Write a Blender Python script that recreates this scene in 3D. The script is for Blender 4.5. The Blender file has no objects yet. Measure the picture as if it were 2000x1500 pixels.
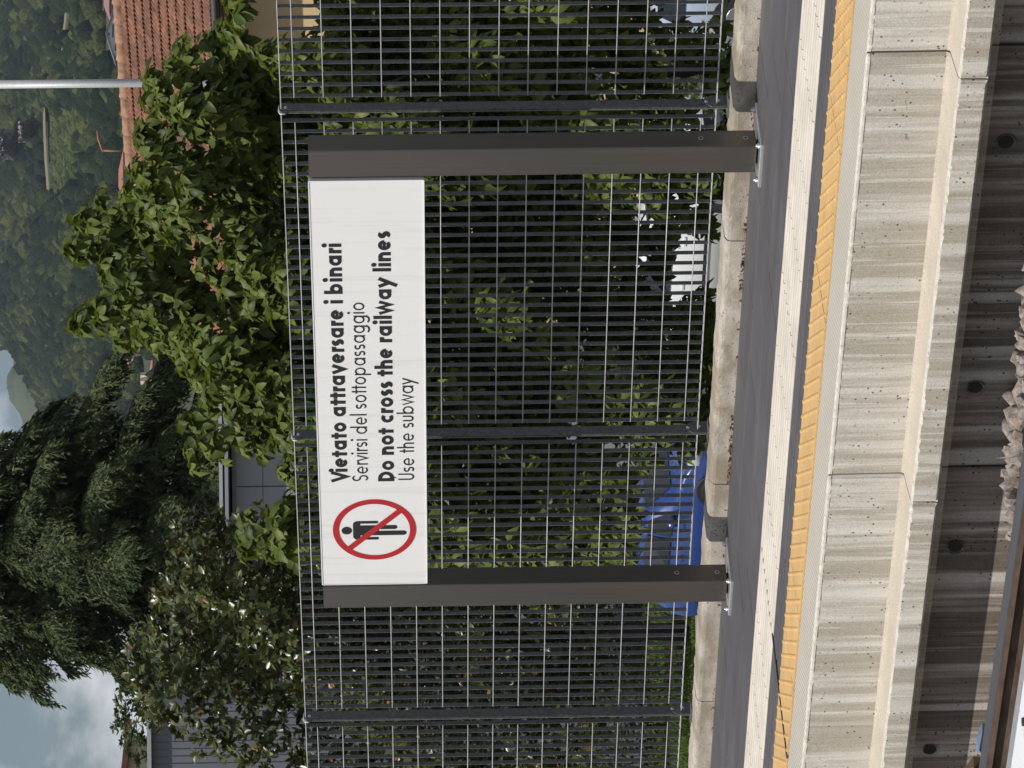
import bpy, math, random
import numpy as np
from mathutils import Vector, Matrix

rng = np.random.default_rng(7)
random.seed(7)
SC = bpy.context.scene
COL = SC.collection

# ------------------------------------------------------------------ camera
FPX = 7137.08
YAW, PIT, ROL = 0.724541462, 0.0294631571, -0.013153898
CAM = np.array([12.04457715, -13.25415468, 1.4335021])
FW = np.array([-math.sin(YAW)*math.cos(PIT), math.cos(YAW)*math.cos(PIT), -math.sin(PIT)])
_r0 = np.cross(FW, [0, 0, 1.0]); _r0 /= np.linalg.norm(_r0)
_u0 = np.cross(_r0, FW)
RT = _r0*math.cos(ROL) + _u0*math.sin(ROL)
UP = -_r0*math.sin(ROL) + _u0*math.cos(ROL)
cd = bpy.data.cameras.new('camera')
cam = bpy.data.objects.new('camera', cd); COL.objects.link(cam)
cd.sensor_fit = 'HORIZONTAL'; cd.sensor_width = 36.0; cd.lens = FPX/2000*36.0
cd.clip_start = 0.1; cd.clip_end = 12000
# the photograph was taken with the camera turned on its side
m = Matrix(((-UP[0], RT[0], -FW[0], CAM[0]), (-UP[1], RT[1], -FW[1], CAM[1]),
            (-UP[2], RT[2], -FW[2], CAM[2]), (0, 0, 0, 1)))
cam.matrix_world = m
SC.camera = cam

# ------------------------------------------------------------------ sky, sun, exposure
SUNV = np.array([-0.22, -1.0, 1.45]); SUNV /= np.linalg.norm(SUNV)
EL = math.asin(SUNV[2]); AZ = math.atan2(SUNV[0], SUNV[1])
W = bpy.data.worlds.new('World'); SC.world = W; W.use_nodes = True
nt = W.node_tree; nt.nodes.clear()
out = nt.nodes.new('ShaderNodeOutputWorld'); bg = nt.nodes.new('ShaderNodeBackground')
sky = nt.nodes.new('ShaderNodeTexSky'); sky.sky_type = 'NISHITA'; sky.sun_disc = False
sky.sun_elevation = EL; sky.sun_rotation = AZ % (2*math.pi)
sky.air_density = 1.0; sky.dust_density = 1.5; sky.ozone_density = 1.0
tc = nt.nodes.new('ShaderNodeTexCoord')
mp = nt.nodes.new('ShaderNodeMapping'); mp.inputs['Scale'].default_value = (1, 1, 1.7)
mp.inputs['Location'].default_value = (0.31, 0.12, 0.0)
nz = nt.nodes.new('ShaderNodeTexNoise'); nz.inputs['Scale'].default_value = 17.0
nz.inputs['Detail'].default_value = 9; nz.inputs['Roughness'].default_value = 0.55
cr = nt.nodes.new('ShaderNodeValToRGB')
cr.color_ramp.elements[0].position = 0.45; cr.color_ramp.elements[1].position = 0.66
mx = nt.nodes.new('ShaderNodeMixRGB'); mx.inputs['Color2'].default_value = (14.0, 14.1, 14.8, 1)
nt.links.new(tc.outputs['Generated'], mp.inputs['Vector'])
nt.links.new(mp.outputs['Vector'], nz.inputs['Vector'])
nt.links.new(nz.outputs['Fac'], cr.inputs['Fac'])
nt.links.new(cr.outputs['Color'], mx.inputs['Fac'])
nt.links.new(sky.outputs['Color'], mx.inputs['Color1'])
nt.links.new(mx.outputs['Color'], bg.inputs['Color'])
bg.inputs['Strength'].default_value = 0.07
nt.links.new(bg.outputs['Background'], out.inputs['Surface'])

ld = bpy.data.lights.new('sun', 'SUN'); ld.energy = 4.3; ld.angle = math.radians(0.53)
ld.color = (1.0, 0.96, 0.90)
sun = bpy.data.objects.new('sun', ld); COL.objects.link(sun)
sun.rotation_euler = Vector(SUNV).to_track_quat('Z', 'Y').to_euler()
sun.location = (0, -20, 40)

SC.view_settings.view_transform = 'Standard'; SC.view_settings.look = 'None'
SC.view_settings.gamma = 1; SC.view_settings.use_curve_mapping = False
SC.view_settings.exposure = -0.18
try:
    SC.cycles.max_bounces = 6; SC.cycles.transparent_max_bounces = 8
    SC.cycles.volume_bounces = 0
except Exception:
    pass

# ------------------------------------------------------------------ helpers
def at(X, Y, d):
    """world point d metres in front of the lens; X, Y read off the upright photograph (1500 x 2000)"""
    return CAM + FW*d + RT*((X-750)/FPX*d) - UP*((Y-1000)/FPX*d)

_wl = {}
def link(o, parent=None, loc=None):
    COL.objects.link(o)
    pw = np.zeros(3)
    if parent is not None:
        o.parent = parent; pw = _wl.get(parent.name, np.zeros(3))
    if loc is not None:
        o.location = tuple(np.asarray(loc, float) - pw); _wl[o.name] = np.asarray(loc, float)
    else:
        _wl[o.name] = pw.copy()
    return o

def tag(o, label=None, cat=None, group=None, kind=None):
    if label: o['label'] = label
    if cat: o['category'] = cat
    if group: o['group'] = group
    if kind: o['kind'] = kind
    return o

def thing(name, label, cat, loc=(0, 0, 0), group=None, kind=None):
    o = bpy.data.objects.new(name, None); o.empty_display_size = 0.2
    link(o, None, loc); return tag(o, label, cat, group, kind)

class MB:
    def __init__(s): s.v = []; s.f = []; s.m = []; s.sm = []
    def add(s, vs, fs, mi=0, smooth=False):
        b = len(s.v); s.v += [tuple(map(float, v)) for v in vs]
        for f in fs: s.f.append(tuple(b+i for i in f)); s.m.append(mi); s.sm.append(smooth)
        return s
    def box(s, x0, x1, y0, y1, z0, z1, mi=0, ch=0.0):
        if ch <= 0:
            vs = [(x, y, z) for z in (z0, z1) for y in (y0, y1) for x in (x0, x1)]
            return s.add(vs, [(0, 2, 3, 1), (4, 5, 7, 6), (0, 1, 5, 4), (2, 6, 7, 3), (0, 4, 6, 2), (1, 3, 7, 5)], mi)
        # chamfered top edges
        c = ch
        r0 = [(x0, y0, z0), (x1, y0, z0), (x1, y1, z0), (x0, y1, z0)]
        r1 = [(x0, y0, z1-c), (x1, y0, z1-c), (x1, y1, z1-c), (x0, y1, z1-c)]
        r2 = [(x0+c, y0+c, z1), (x1-c, y0+c, z1), (x1-c, y1-c, z1), (x0+c, y1-c, z1)]
        fs = [(3, 2, 1, 0)] + [(i, (i+1) % 4, 4+(i+1) % 4, 4+i) for i in range(4)] + \
             [(4+i, 4+(i+1) % 4, 8+(i+1) % 4, 8+i) for i in range(4)] + [(8, 9, 10, 11)]
        return s.add(r0+r1+r2, fs, mi)
    def prism(s, poly, axis, a0, a1, mi=0):
        """poly: list of 2D points in the plane normal to axis (0 x, 1 y, 2 z)"""
        def P(p, a):
            q = [0, 0, 0]; q[axis] = a
            o = [i for i in range(3) if i != axis]; q[o[0]], q[o[1]] = p; return tuple(q)
        n = len(poly); vs = [P(p, a0) for p in poly] + [P(p, a1) for p in poly]
        fs = [tuple(range(n-1, -1, -1)), tuple(range(n, 2*n))] + [(i, (i+1) % n, n+(i+1) % n, n+i) for i in range(n)]
        return s.add(vs, fs, mi)
    def tube(s, pts, rad, n=8, mi=0, cap=True, smooth=True):
        pts = [np.array(p, float) for p in pts]
        if not hasattr(rad, '__len__'): rad = [rad]*len(pts)
        b = len(s.v); rings = []
        for i, p in enumerate(pts):
            t = pts[min(i+1, len(pts)-1)] - pts[max(i-1, 0)]; t = t/(np.linalg.norm(t)+1e-9)
            a = np.array([0, 0, 1.0]) if abs(t[2]) < 0.9 else np.array([1.0, 0, 0])
            u = np.cross(t, a); u /= np.linalg.norm(u); w = np.cross(t, u)
            for k in range(n):
                an = 2*math.pi*k/n; s.v.append(tuple(p + rad[i]*(math.cos(an)*u + math.sin(an)*w)))
        for i in range(len(pts)-1):
            for k in range(n):
                s.f.append((b+i*n+k, b+i*n+(k+1) % n, b+(i+1)*n+(k+1) % n, b+(i+1)*n+k)); s.m.append(mi); s.sm.append(smooth)
        if cap:
            s.f.append(tuple(b+k for k in range(n-1, -1, -1))); s.m.append(mi); s.sm.append(False)
            s.f.append(tuple(b+(len(pts)-1)*n+k for k in range(n))); s.m.append(mi); s.sm.append(False)
        return s
    def dome(s, c, r, h, axis=(0, 0, 1), n=10, mi=0, rings=3):
        a = np.array(axis, float); a /= np.linalg.norm(a)
        t = np.array([1.0, 0, 0]) if abs(a[0]) < .9 else np.array([0, 1.0, 0])
        u = np.cross(a, t); u /= np.linalg.norm(u); w = np.cross(a, u); c = np.array(c, float)
        b = len(s.v)
        for i in range(rings):
            an = (math.pi/2)*i/rings
            for k in range(n):
                p = 2*math.pi*k/n
                s.v.append(tuple(c + a*h*math.sin(an) + r*math.cos(an)*(math.cos(p)*u+math.sin(p)*w)))
        s.v.append(tuple(c+a*h)); top = len(s.v)-1
        for i in range(rings-1):
            for k in range(n):
                s.f.append((b+i*n+k, b+i*n+(k+1) % n, b+(i+1)*n+(k+1) % n, b+(i+1)*n+k)); s.m.append(mi); s.sm.append(True)
        for k in range(n):
            s.f.append((b+(rings-1)*n+k, b+(rings-1)*n+(k+1) % n, top)); s.m.append(mi); s.sm.append(True)
        return s
    def mesh(s, name, mats, off=(0, 0, 0)):
        me = bpy.data.meshes.new(name); off = np.array(off, float)
        me.from_pydata([tuple(np.array(v)-off) for v in s.v], [], s.f)
        for mt in (mats if isinstance(mats, (list, tuple)) else [mats]): me.materials.append(mt)
        me.polygons.foreach_set('material_index', s.m); me.polygons.foreach_set('use_smooth', s.sm)
        me.update(); return me
    def build(s, name, mats, parent=None):
        """vertices are in world space; the object sits at the middle of its base"""
        v = np.array(s.v); o0 = (v.min(0)+v.max(0))/2; o0[2] = v[:, 2].min()
        o = bpy.data.objects.new(name, s.mesh(name, mats, o0)); return link(o, parent, o0)

def inst(name, me, parent, loc, rot=None):
    o = bpy.data.objects.new(name, me); link(o, parent, loc)
    if rot is not None: o.rotation_euler = rot
    return o

def np_mesh(name, V, Q, mat, tint=None, smooth=False):
    me = bpy.data.meshes.new(name); V = np.asarray(V, np.float32); Q = np.asarray(Q, np.int32)
    k = Q.shape[1]
    me.vertices.add(len(V)); me.vertices.foreach_set('co', V.ravel())
    me.loops.add(Q.size); me.loops.foreach_set('vertex_index', Q.ravel())
    me.polygons.add(len(Q)); me.polygons.foreach_set('loop_start', np.arange(len(Q), dtype=np.int32)*k)
    if smooth: me.polygons.foreach_set('use_smooth', np.ones(len(Q), bool))
    me.materials.append(mat); me.update(calc_edges=True)
    if tint is not None:
        at_ = me.attributes.new('tint', 'FLOAT', 'POINT'); at_.data.foreach_set('value', np.asarray(tint, np.float32))
    return me

def np_obj(name, V, Q, mat, parent=None, tint=None, kind=None, smooth=False):
    V = np.asarray(V); o0 = (V.min(0)+V.max(0))/2
    o = bpy.data.objects.new(name, np_mesh(name, V-o0, Q, mat, tint, smooth)); link(o, parent, o0)
    if kind: o['kind'] = kind
    return o

# ------------------------------------------------------------------ materials
def mat(name, col, rough=0.6, metal=0.0, spec=0.5):
    m = bpy.data.materials.new(name); m.use_nodes = True
    b = m.node_tree.nodes['Principled BSDF']
    b.inputs['Base Color'].default_value = (*col, 1); b.inputs['Roughness'].default_value = rough
    b.inputs['Metallic'].default_value = metal; b.inputs['Specular IOR Level'].default_value = spec
    return m
class NT:
    def __init__(s, m): s.m = m; s.t = m.node_tree; s.b = s.t.nodes['Principled BSDF']
    def n(s, typ, **kw):
        x = s.t.nodes.new(typ)
        for k, v in kw.items():
            if k in x.inputs: x.inputs[k].default_value = v
            else: setattr(x, k, v)
        return x
    def l(s, a, b): s.t.links.new(a, b)
    def coords(s, scale, rot=(0, 0, 0), kind='pos'):
        if kind == 'pos': g = s.n('ShaderNodeNewGeometry').outputs['Position']
        else: g = s.n('ShaderNodeTexCoord').outputs['Object']
        mp = s.n('ShaderNodeMapping'); mp.inputs['Scale'].default_value = scale; mp.inputs['Rotation'].default_value = rot
        s.l(g, mp.inputs['Vector']); return mp.outputs['Vector']
    def noise(s, vec, scale=1.0, detail=4, rough=0.55):
        x = s.n('ShaderNodeTexNoise'); x.inputs['Scale'].default_value = scale; x.inputs['Detail'].default_value = detail
        x.inputs['Roughness'].default_value = rough; s.l(vec, x.inputs['Vector']); return x.outputs['Fac']
    def ramp(s, fac, stops):
        x = s.n('ShaderNodeValToRGB'); e = x.color_ramp.elements
        while len(e) < len(stops): e.new(0.5)
        for i, (p, c) in enumerate(stops):
            e[i].position = p; e[i].color = (*c, 1) if len(c) == 3 else c
        s.l(fac, x.inputs['Fac']); return x.outputs['Color']
    def mix(s, fac, a, b, mode='MIX'):
        x = s.n('ShaderNodeMixRGB'); x.blend_type = mode
        for k, v in (('Fac', fac), ('Color1', a), ('Color2', b)):
            if hasattr(v, 'is_output'): s.l(v, x.inputs[k])
            elif k == 'Fac': x.inputs[k].default_value = v
            else: x.inputs[k].default_value = (*v, 1)
        return x.outputs['Color']
    def bump(s, h, strength=0.3, dist=0.01):
        x = s.n('ShaderNodeBump'); x.inputs['Strength'].default_value = strength; x.inputs['Distance'].default_value = dist
        s.l(h, x.inputs['Height']); s.l(x.outputs['Normal'], s.b.inputs['Normal'])
    def col(s, c): s.l(c, s.b.inputs['Base Color'])
def g3(v): return (v, v, v)

def concrete(name, light, dark, streak=0.0, pits=0.5, blotch=0.5, rough=0.9, sc=1.0, bumps=0.35, stain=False):
    m = mat(name, light, rough, 0, 0.25); t = NT(m)
    base = t.ramp(t.noise(t.coords((3*sc, 3*sc, 3*sc)), 1.5, 6, .6), [(0.3, tuple(np.array(light)*(1-.35*blotch))), (0.7, light)])
    c = base
    if streak:
        s1 = t.noise(t.coords((6.5, 6.5, 0.35)), 1.0, 5, .62)
        s2 = t.noise(t.coords((26, 26, 0.9)), 1.0, 4, .6)
        k1 = t.ramp(s1, [(0.45, g3(0)), (0.53, g3(1))]); k2 = t.ramp(s2, [(0.44, g3(0)), (0.6, g3(1))])
        c = t.mix(t.mix(1.0, k1, g3(streak*.8), 'MULTIPLY'), c, dark)
        c = t.mix(t.mix(1.0, k2, g3(streak*.7), 'MULTIPLY'), c, tuple(np.array(dark)*1.1))
        s4 = t.noise(t.coords((75, 75, 2.2)), 1.0, 4, .65)
        c = t.mix(t.ramp(s4, [(0.54, g3(0)), (0.66, g3(streak*.4))]), c, tuple(np.array(dark)*.8))
        s5 = t.noise(t.coords((48, 48, 1.3), (0, 0, .7)), 1.0, 3, .6)
        c = t.mix(t.ramp(s5, [(0.57, g3(0)), (0.63, g3(.5))]), c, (.68, .66, .61) if light[0] > .45 else (.42, .38, .33))
        s3 = t.noise(t.coords((14, 14, .5)), 1.0, 3, .5)
        c = t.mix(t.ramp(s3, [(0.54, g3(0)), (0.64, g3(.6))]), c, (.66, .64, .59))
    if pits:
        v = t.n('ShaderNodeTexVoronoi'); v.inputs['Scale'].default_value = 38; t.l(t.coords((1, 1, 1)), v.inputs['Vector'])
        sel = t.noise(t.coords((9, 9, 9)), 1.0, 2, .5)
        pk = t.ramp(v.outputs['Distance'], [(0.13, g3(1)), (0.2, g3(0))])
        sl = t.ramp(sel, [(0.47, g3(0)), (0.56, g3(1))])
        pm = t.mix(1.0, pk, sl, 'MULTIPLY')
        c = t.mix(t.mix(1.0, pm, g3(pits), 'MULTIPLY'), c, tuple(np.array(dark)*.3))
        # larger grime smudges
        g = t.noise(t.coords((13, 13, 30)), 1.0, 5, .7)
        c = t.mix(t.ramp(g, [(0.66, g3(0)), (0.76, g3(.7))]), c, tuple(np.array(dark)*.35))
    if stain:   # brown damp stains low on the face, one every third of a metre or so
        g = t.noise(t.coords((3.1, .01, 6.5)), 1.0, 4, .6)
        c = t.mix(t.ramp(g, [(0.44, g3(0)), (0.60, g3(.85))]), c, (.27, .225, .165))
        g = t.noise(t.coords((22, 22, 22)), 1.0, 6, .7)
        c = t.mix(t.ramp(g, [(0.52, g3(0)), (0.68, g3(.5))]), c, (.25, .22, .18))
    # dark smears, small and drawn out
    g = t.noise(t.coords((30, 30, 11)), 1.0, 6, .75)
    c = t.mix(t.ramp(g, [(0.66, g3(0)), (0.70, g3(.85))]), c, tuple(np.array(dark)*.28))
    fine = t.noise(t.coords((150, 150, 150)), 1.0, 3, .6)
    c = t.mix(0.25, c, t.ramp(fine, [(0.3, g3(.1)), (0.7, g3(.75))]), 'OVERLAY')
    t.col(c); t.bump(fine, bumps, .004)
    return m

M = {}
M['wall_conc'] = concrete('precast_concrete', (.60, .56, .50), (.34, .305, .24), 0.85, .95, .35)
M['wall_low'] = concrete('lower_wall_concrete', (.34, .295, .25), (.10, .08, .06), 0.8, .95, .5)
M['ledge'] = concrete('ledge_concrete', (.58, .52, .43), (.40, .34, .25), 0, .25, .5)
M['curb'] = concrete('curb_concrete', (.55, .50, .43), (.20, .17, .13), 0, .85, .8, sc=1.6, bumps=.8, stain=True)
M['slab'] = mat('dark_paving_stone', (.095, .09, .095), .62, 0, .4)
t = NT(M['slab'])
oi = t.n('ShaderNodeObjectInfo')
c = t.ramp(t.noise(t.coords((2.2, 2.2, 2.2)), 1, 5, .6), [(.3, (.082, .078, .082)), (.7, (.112, .106, .108))])
c = t.mix(.35, c, t.ramp(oi.outputs['Random'], [(0, g3(.35)), (1, g3(.62))]), 'OVERLAY')
c = t.mix(t.ramp(t.noise(t.coords((30, 30, 30)), 1, 5, .75), [(.62, g3(0)), (.72, g3(.35))]), c, (.2, .19, .18))
c = t.mix(t.ramp(t.noise(t.coords((1.1, 7, 7)), 1, 6, .7), [(.42, g3(0)), (.66, g3(.6))]), c, (.062, .058, .06))
t.col(c); t.bump(t.noise(t.coords((180, 180, 180)), 1, 2, .5), .15, .002)
M['white_tile'] = mat('white_ribbed_tile', (.60, .55, .47), .8, 0, .3)
t = NT(M['white_tile'])
c = t.ramp(t.noise(t.coords((5, 5, 5)), 1, 6, .65), [(.3, (.47, .43, .37)), (.7, (.60, .56, .49))])
c = t.mix(t.ramp(t.noise(t.coords((40, 40, 40)), 1, 4, .7), [(.68, g3(0)), (.78, g3(.5))]), c, (.2, .17, .14))
t.col(c)
M['yellow_tile'] = mat('yellow_tactile_tile', (.60, .38, .16), .75, 0, .3)
t = NT(M['yellow_tile'])
c = t.ramp(t.noise(t.coords((6, 6, 6)), 1, 6, .65), [(.3, (.55, .345, .135)), (.7, (.66, .425, .18))])
c = t.mix(t.ramp(t.noise(t.coords((1.3, 5, 5)), 1, 6, .7), [(.45, g3(0)), (.7, g3(.5))]), c, (.42, .29, .15))
c = t.mix(t.ramp(t.noise(t.coords((45, 45, 45)), 1, 5, .75), [(.58, g3(0)), (.72, g3(.6))]), c, (.2, .13, .07))
t.col(c)
M['nosing'] = mat('grooved_nosing_concrete', (.45, .42, .36), .85, 0, .3)
t = NT(M['nosing'])
w = t.n('ShaderNodeTexWave'); w.wave_type = 'BANDS'; w.bands_direction = 'X'; w.inputs['Scale'].default_value = 16
w.inputs['Distortion'].default_value = .6; w.inputs['Detail'].default_value = 1; w.inputs['Detail Scale'].default_value = 3
t.l(t.coords((1, 1, 1), (0, 0, math.radians(-62))), w.inputs['Vector'])
c = t.ramp(w.outputs['Fac'], [(.25, (.38, .35, .29)), (.75, (.56, .52, .44))])
c = t.mix(t.ramp(t.noise(t.coords((4, 4, 4)), 1, 5, .6), [(.35, g3(0)), (.7, g3(.5))]), c, (.40, .38, .33))
t.col(c); t.bump(w.outputs['Fac'], .5, .004)
M['chip'] = concrete('chipped_edge_concrete', (.66, .62, .54), (.36, .32, .25), 0, .2, .8, sc=5)
M['joint'] = mat('joint_filler', (.035, .032, .03), .9)
M['seal'] = mat('rubber_expansion_seal', (.06, .058, .055), .8)
# galvanised steel
def galv(name, col, rough=.45, metal=.55):
    m = mat(name, col, rough, metal); t = NT(m)
    v = t.n('ShaderNodeTexVoronoi'); v.inputs['Scale'].default_value = 90; t.l(t.coords((1, 1, 1)), v.inputs['Vector'])
    c = t.mix(.35, col, v.outputs['Color'], 'SOFT_LIGHT')
    h = t.n('ShaderNodeHueSaturation'); h.inputs['Saturation'].default_value = .15; t.l(c, h.inputs['Color'])
    t.col(h.outputs['Color']); return m
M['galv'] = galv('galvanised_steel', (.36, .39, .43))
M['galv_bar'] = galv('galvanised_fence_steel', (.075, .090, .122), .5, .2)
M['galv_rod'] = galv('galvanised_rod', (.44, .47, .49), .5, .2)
M['galv_bright'] = galv('bright_zinc_plate', (.62, .64, .66), .3, .8)
M['post_metal'] = mat('brushed_bronze_steel', (.12, .108, .095), .30, .85)
t = NT(M['post_metal'])
c = t.ramp(t.noise(t.coords((160, 160, 1.2)), 1, 4, .5), [(.2, (.135, .126, .116)), (.8, (.20, .186, .172))])
c = t.mix(t.ramp(t.noise(t.coords((9, 9, 9)), 1, 5, .75), [(.62, g3(0)), (.8, g3(.25))]), c, (.19, .18, .165))
t.col(c)
M['black_rubber'] = mat('black_rubber', (.02, .02, .02), .7)
M['black_print'] = mat('black_print', (.012, .012, .014), .55)
M['red_print'] = mat('red_print', (.40, .012, .018), .5)
M['sign_white'] = mat('white_painted_panel', (.62, .62, .61), .45, 0, .4)
t = NT(M['sign_white'])
s1 = t.noise(t.coords((26, 26, .8)), 1, 5, .7)
c = t.mix(t.ramp(s1, [(.53, g3(0)), (.66, g3(.55))]), (.72, .725, .72), (.60, .60, .59))
s2 = t.noise(t.coords((90, 90, 60)), 1, 3, .7)
c = t.mix(t.ramp(s2, [(.74, g3(0)), (.82, g3(.4))]), c, (.25, .24, .22)); t.col(c)
M['rail_rust'] = mat('rusty_rail_side', (.10, .065, .045), .8, .2)
t = NT(M['rail_rust']); t.col(t.ramp(t.noise(t.coords((8, 30, 30)), 1, 5, .7), [(.3, (.07, .045, .03)), (.7, (.17, .12, .09))]))
M['rail_top'] = mat('worn_rail_head', (.085, .09, .105), .42, .6)
M['dirt'] = mat('dusty_trackbed', (.20, .165, .13), .95)
t = NT(M['dirt']); t.col(t.ramp(t.noise(t.coords((8, 8, 8)), 1, 8, .75), [(.3, (.05, .038, .03)), (.7, (.17, .135, .11))]))
M['stone'] = mat('ballast_stone', (.36, .28, .24), .9, 0, .25)
t = NT(M['stone']); oi = t.n('ShaderNodeObjectInfo')
c = t.ramp(t.noise(t.coords((28, 28, 28)), 1, 6, .75), [(.3, (.11, .095, .085)), (.5, (.28, .25, .228)), (.72, (.47, .43, .395))])
c = t.mix(.5, c, t.ramp(oi.outputs['Random'], [(0, (.33, .31, .31)), (.35, (.50, .43, .39)), (.6, (.40, .40, .41)), (.85, (.55, .49, .45)), (1, (.62, .50, .36))]), 'OVERLAY')
t.col(c); t.bump(t.noise(t.coords((90, 90, 90)), 1, 4, .7), .5, .006)
M['stone_dark'] = mat('glossy_brown_stone', (.12, .085, .05), .3)
M['blue_chip'] = mat('blue_grey_chip', (.16, .22, .30), .4)
M['white_cover'] = mat('white_painted_steel', (.74, .76, .78), .45)
t = NT(M['white_cover']); t.col(t.mix(t.ramp(t.noise(t.coords((30, 30, 30)), 1, 5, .7), [(.6, g3(0)), (.75, g3(.3))]), (.74, .76, .78), (.5, .5, .48)))

def leafmat(name, c0, c1, c2, rough=.5, trans=.25, spec=.4, tcol=None, dry=None):
    m = mat(name, c1, rough, 0, spec); t = NT(m)
    a = t.n('ShaderNodeAttribute'); a.attribute_name = 'tint'
    oi = t.n('ShaderNodeObjectInfo')
    ad = t.n('ShaderNodeMath'); ad.operation = 'ADD'; t.l(a.outputs['Fac'], ad.inputs[0])
    ml = t.n('ShaderNodeMath'); ml.operation = 'MULTIPLY'; ml.inputs[1].default_value = .0; t.l(oi.outputs['Random'], ml.inputs[0])
    t.l(ml.outputs[0], ad.inputs[1])
    st = [(0, c0), (.5, c1), (.93, c2)]
    if dry is not None: st = [(0, c0), (.5, c1), (.90, c2), (.945, c2), (.965, dry)]
    c = t.ramp(ad.outputs[0], st)
    t.col(c)
    if trans:
        tr = t.n('ShaderNodeBsdfTranslucent'); ms = t.n('ShaderNodeMixShader'); ms.inputs[0].default_value = trans
        if tcol: t.l(t.mix(.6, c, tcol), tr.inputs['Color'])
        else: t.l(c, tr.inputs['Color'])
        o = [n for n in t.t.nodes if n.type == 'OUTPUT_MATERIAL'][0]
        t.l(t.b.outputs[0], ms.inputs[1]); t.l(tr.outputs[0], ms.inputs[2]); t.l(ms.outputs[0], o.inputs['Surface'])
    return m
M['broad'] = leafmat('broadleaf_green', (.036, .058, .012), (.088, .125, .022), (.165, .195, .036), .5, .30, .3, (.22, .27, .02))
M['magnolia'] = leafmat('magnolia_leaf', (.022, .036, .009), (.06, .08, .016), (.125, .115, .028), .33, .12, .6, (.16, .15, .02), (.26, .11, .045))
M['cedar'] = leafmat('cedar_needles', (.03, .048, .022), (.068, .092, .040), (.135, .155, .068), .7, .15, .15)
M['hedge'] = leafmat('hedge_leaf', (.024, .045, .012), (.055, .085, .02), (.12, .14, .03), .5, .2, .3, (.14, .18, .03))
M['bark'] = mat('bark', (.045, .036, .028), .9)
M['petal'] = mat('white_petal', (.62, .58, .50), .6)
M['grass'] = leafmat('grass_blade', (.03, .06, .012), (.07, .12, .02), (.14, .19, .035), .6, .2, .2)
M['lawn'] = mat('lawn_soil', (.045, .065, .018), .95)
M['asphalt'] = mat('asphalt', (.055, .055, .055), .9)
t = NT(M['asphalt']); t.col(t.ramp(t.noise(t.coords((3, 3, 3)), 1, 8, .7), [(.3, (.045, .045, .046)), (.7, (.07, .068, .066))]))

# ------------------------------------------------------------------ the platform across the tracks
ZP = -0.155
XA, XB = -11.0, 11.0
XE = 0.707            # expansion joint across the platform
platform = thing('platform', None, None, (0, -1.6, -3.6), kind='structure')
b = MB()
b.box(XA, XB, -2.83, 0.0, -3.4, ZP-.03)
b.build('platform_base', M['wall_low'], platform)
# dark paving slabs
def rows_of(y0, y1, w, name, material, zt, h=.03, gap=.004, x_off=0.0, ch=.002):
    me = MB().box(-w/2+gap/2, w/2-gap/2, -(y1-y0)/2+gap/2, (y1-y0)/2-gap/2, 0, h, 0, ch).mesh(name, material)
    n0 = int((XA-x_off)/w)-1
    k = n0
    while True:
        xc = x_off + (k+.5)*w; k += 1
        if xc-w/2 < XA: continue
        if xc+w/2 > XB: break
        o = inst(name, me, platform, (xc, (y0+y1)/2, zt-h+random.uniform(-.0006, .0006)))
ow = .6
for (y0, y1) in ((-1.53, -1.08), (-1.08, -.63), (-.63, -.18)):
    rows_of(y0, y1, .6, 'paving_slab', M['slab'], ZP, x_off=XE + (.3 if y0 == -1.08 else 0))
rows_of(-2.28, -2.13, .6, 'paving_slab', M['slab'], ZP, x_off=XE)
rows_of(-2.43, -2.29, .6, 'paving_slab', M['slab'], ZP-.002, x_off=XE+.2)
# white ribbed guiding tiles
b = MB(); wt = .4; g = .0015
b.box(-wt/2+g, wt/2-g, -.3+g/2, .3-g/2, 0, .03)
nr = 9
for i in range(nr):
    yc = -.3 + (i+.5)*.6/nr
    b.prism([(yc-.017, .0295), (yc-.011, .0370), (yc+.011, .0370), (yc+.017, .0295)], 0, -wt/2+g, wt/2-g)
me = b.mesh('ribbed_tile', M['white_tile'])
k = -28
while True:
    xc = XE + (k+.5)*wt; k += 1
    if xc-wt/2 < XA: continue
    if xc+wt/2 > XB: break
    inst('ribbed_tile', me, platform, (xc, -1.83, ZP-.03+random.uniform(-.0008, .0008)))
# yellow tiles with rows of studs
b = MB(); b.box(-.1988, .1988, -.1988, .1988, 0, .03)
pit = .08
for i in range(5):
    for j in range(5):
        for (ox, oy) in ((0, 0), (.5, .5)):
            x = -.2+(i+.25+ox)*pit; y = -.2+(j+.25+oy)*pit
            n = 8; r0, r1, h = .0105, .0065, .0055
            vs = [(x+r0*math.cos(2*math.pi*q/n), y+r0*math.sin(2*math.pi*q/n), .0299) for q in range(n)] + \
                 [(x+r1*math.cos(2*math.pi*q/n), y+r1*math.sin(2*math.pi*q/n), .03+h) for q in range(n)]
            b.add(vs, [(q, (q+1) % n, n+(q+1) % n, n+q) for q in range(n)] + [tuple(range(n, 2*n))])
me = b.mesh('studded_tile', M['yellow_tile'])
k = -28
while True:
    xc = XE + (k+.5)*.4; k += 1
    if xc-.2 < XA: continue
    if xc+.2 > XB: break
    inst('studded_tile', me, platform, (xc, -2.63, ZP-.03+random.uniform(-.001, .001)))
# seams
b = MB()
b.box(XA, XB, -2.83, -.18, ZP-.031, ZP-.012); b.build('joint_bed', M['joint'], platform)
b = MB(); pts = []
x = XE
ys = np.arange(-2.83, -1.48, .05)
L = [(XE-.007-abs(random.gauss(0, .003)), y) for y in ys]; Rr = [(XE+.006+abs(random.gauss(0, .003)), y) for y in ys[::-1]]
b.prism(L+Rr, 2, ZP-.01, ZP+.0045); b.build('expansion_seal', M['seal'], platform)
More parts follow.
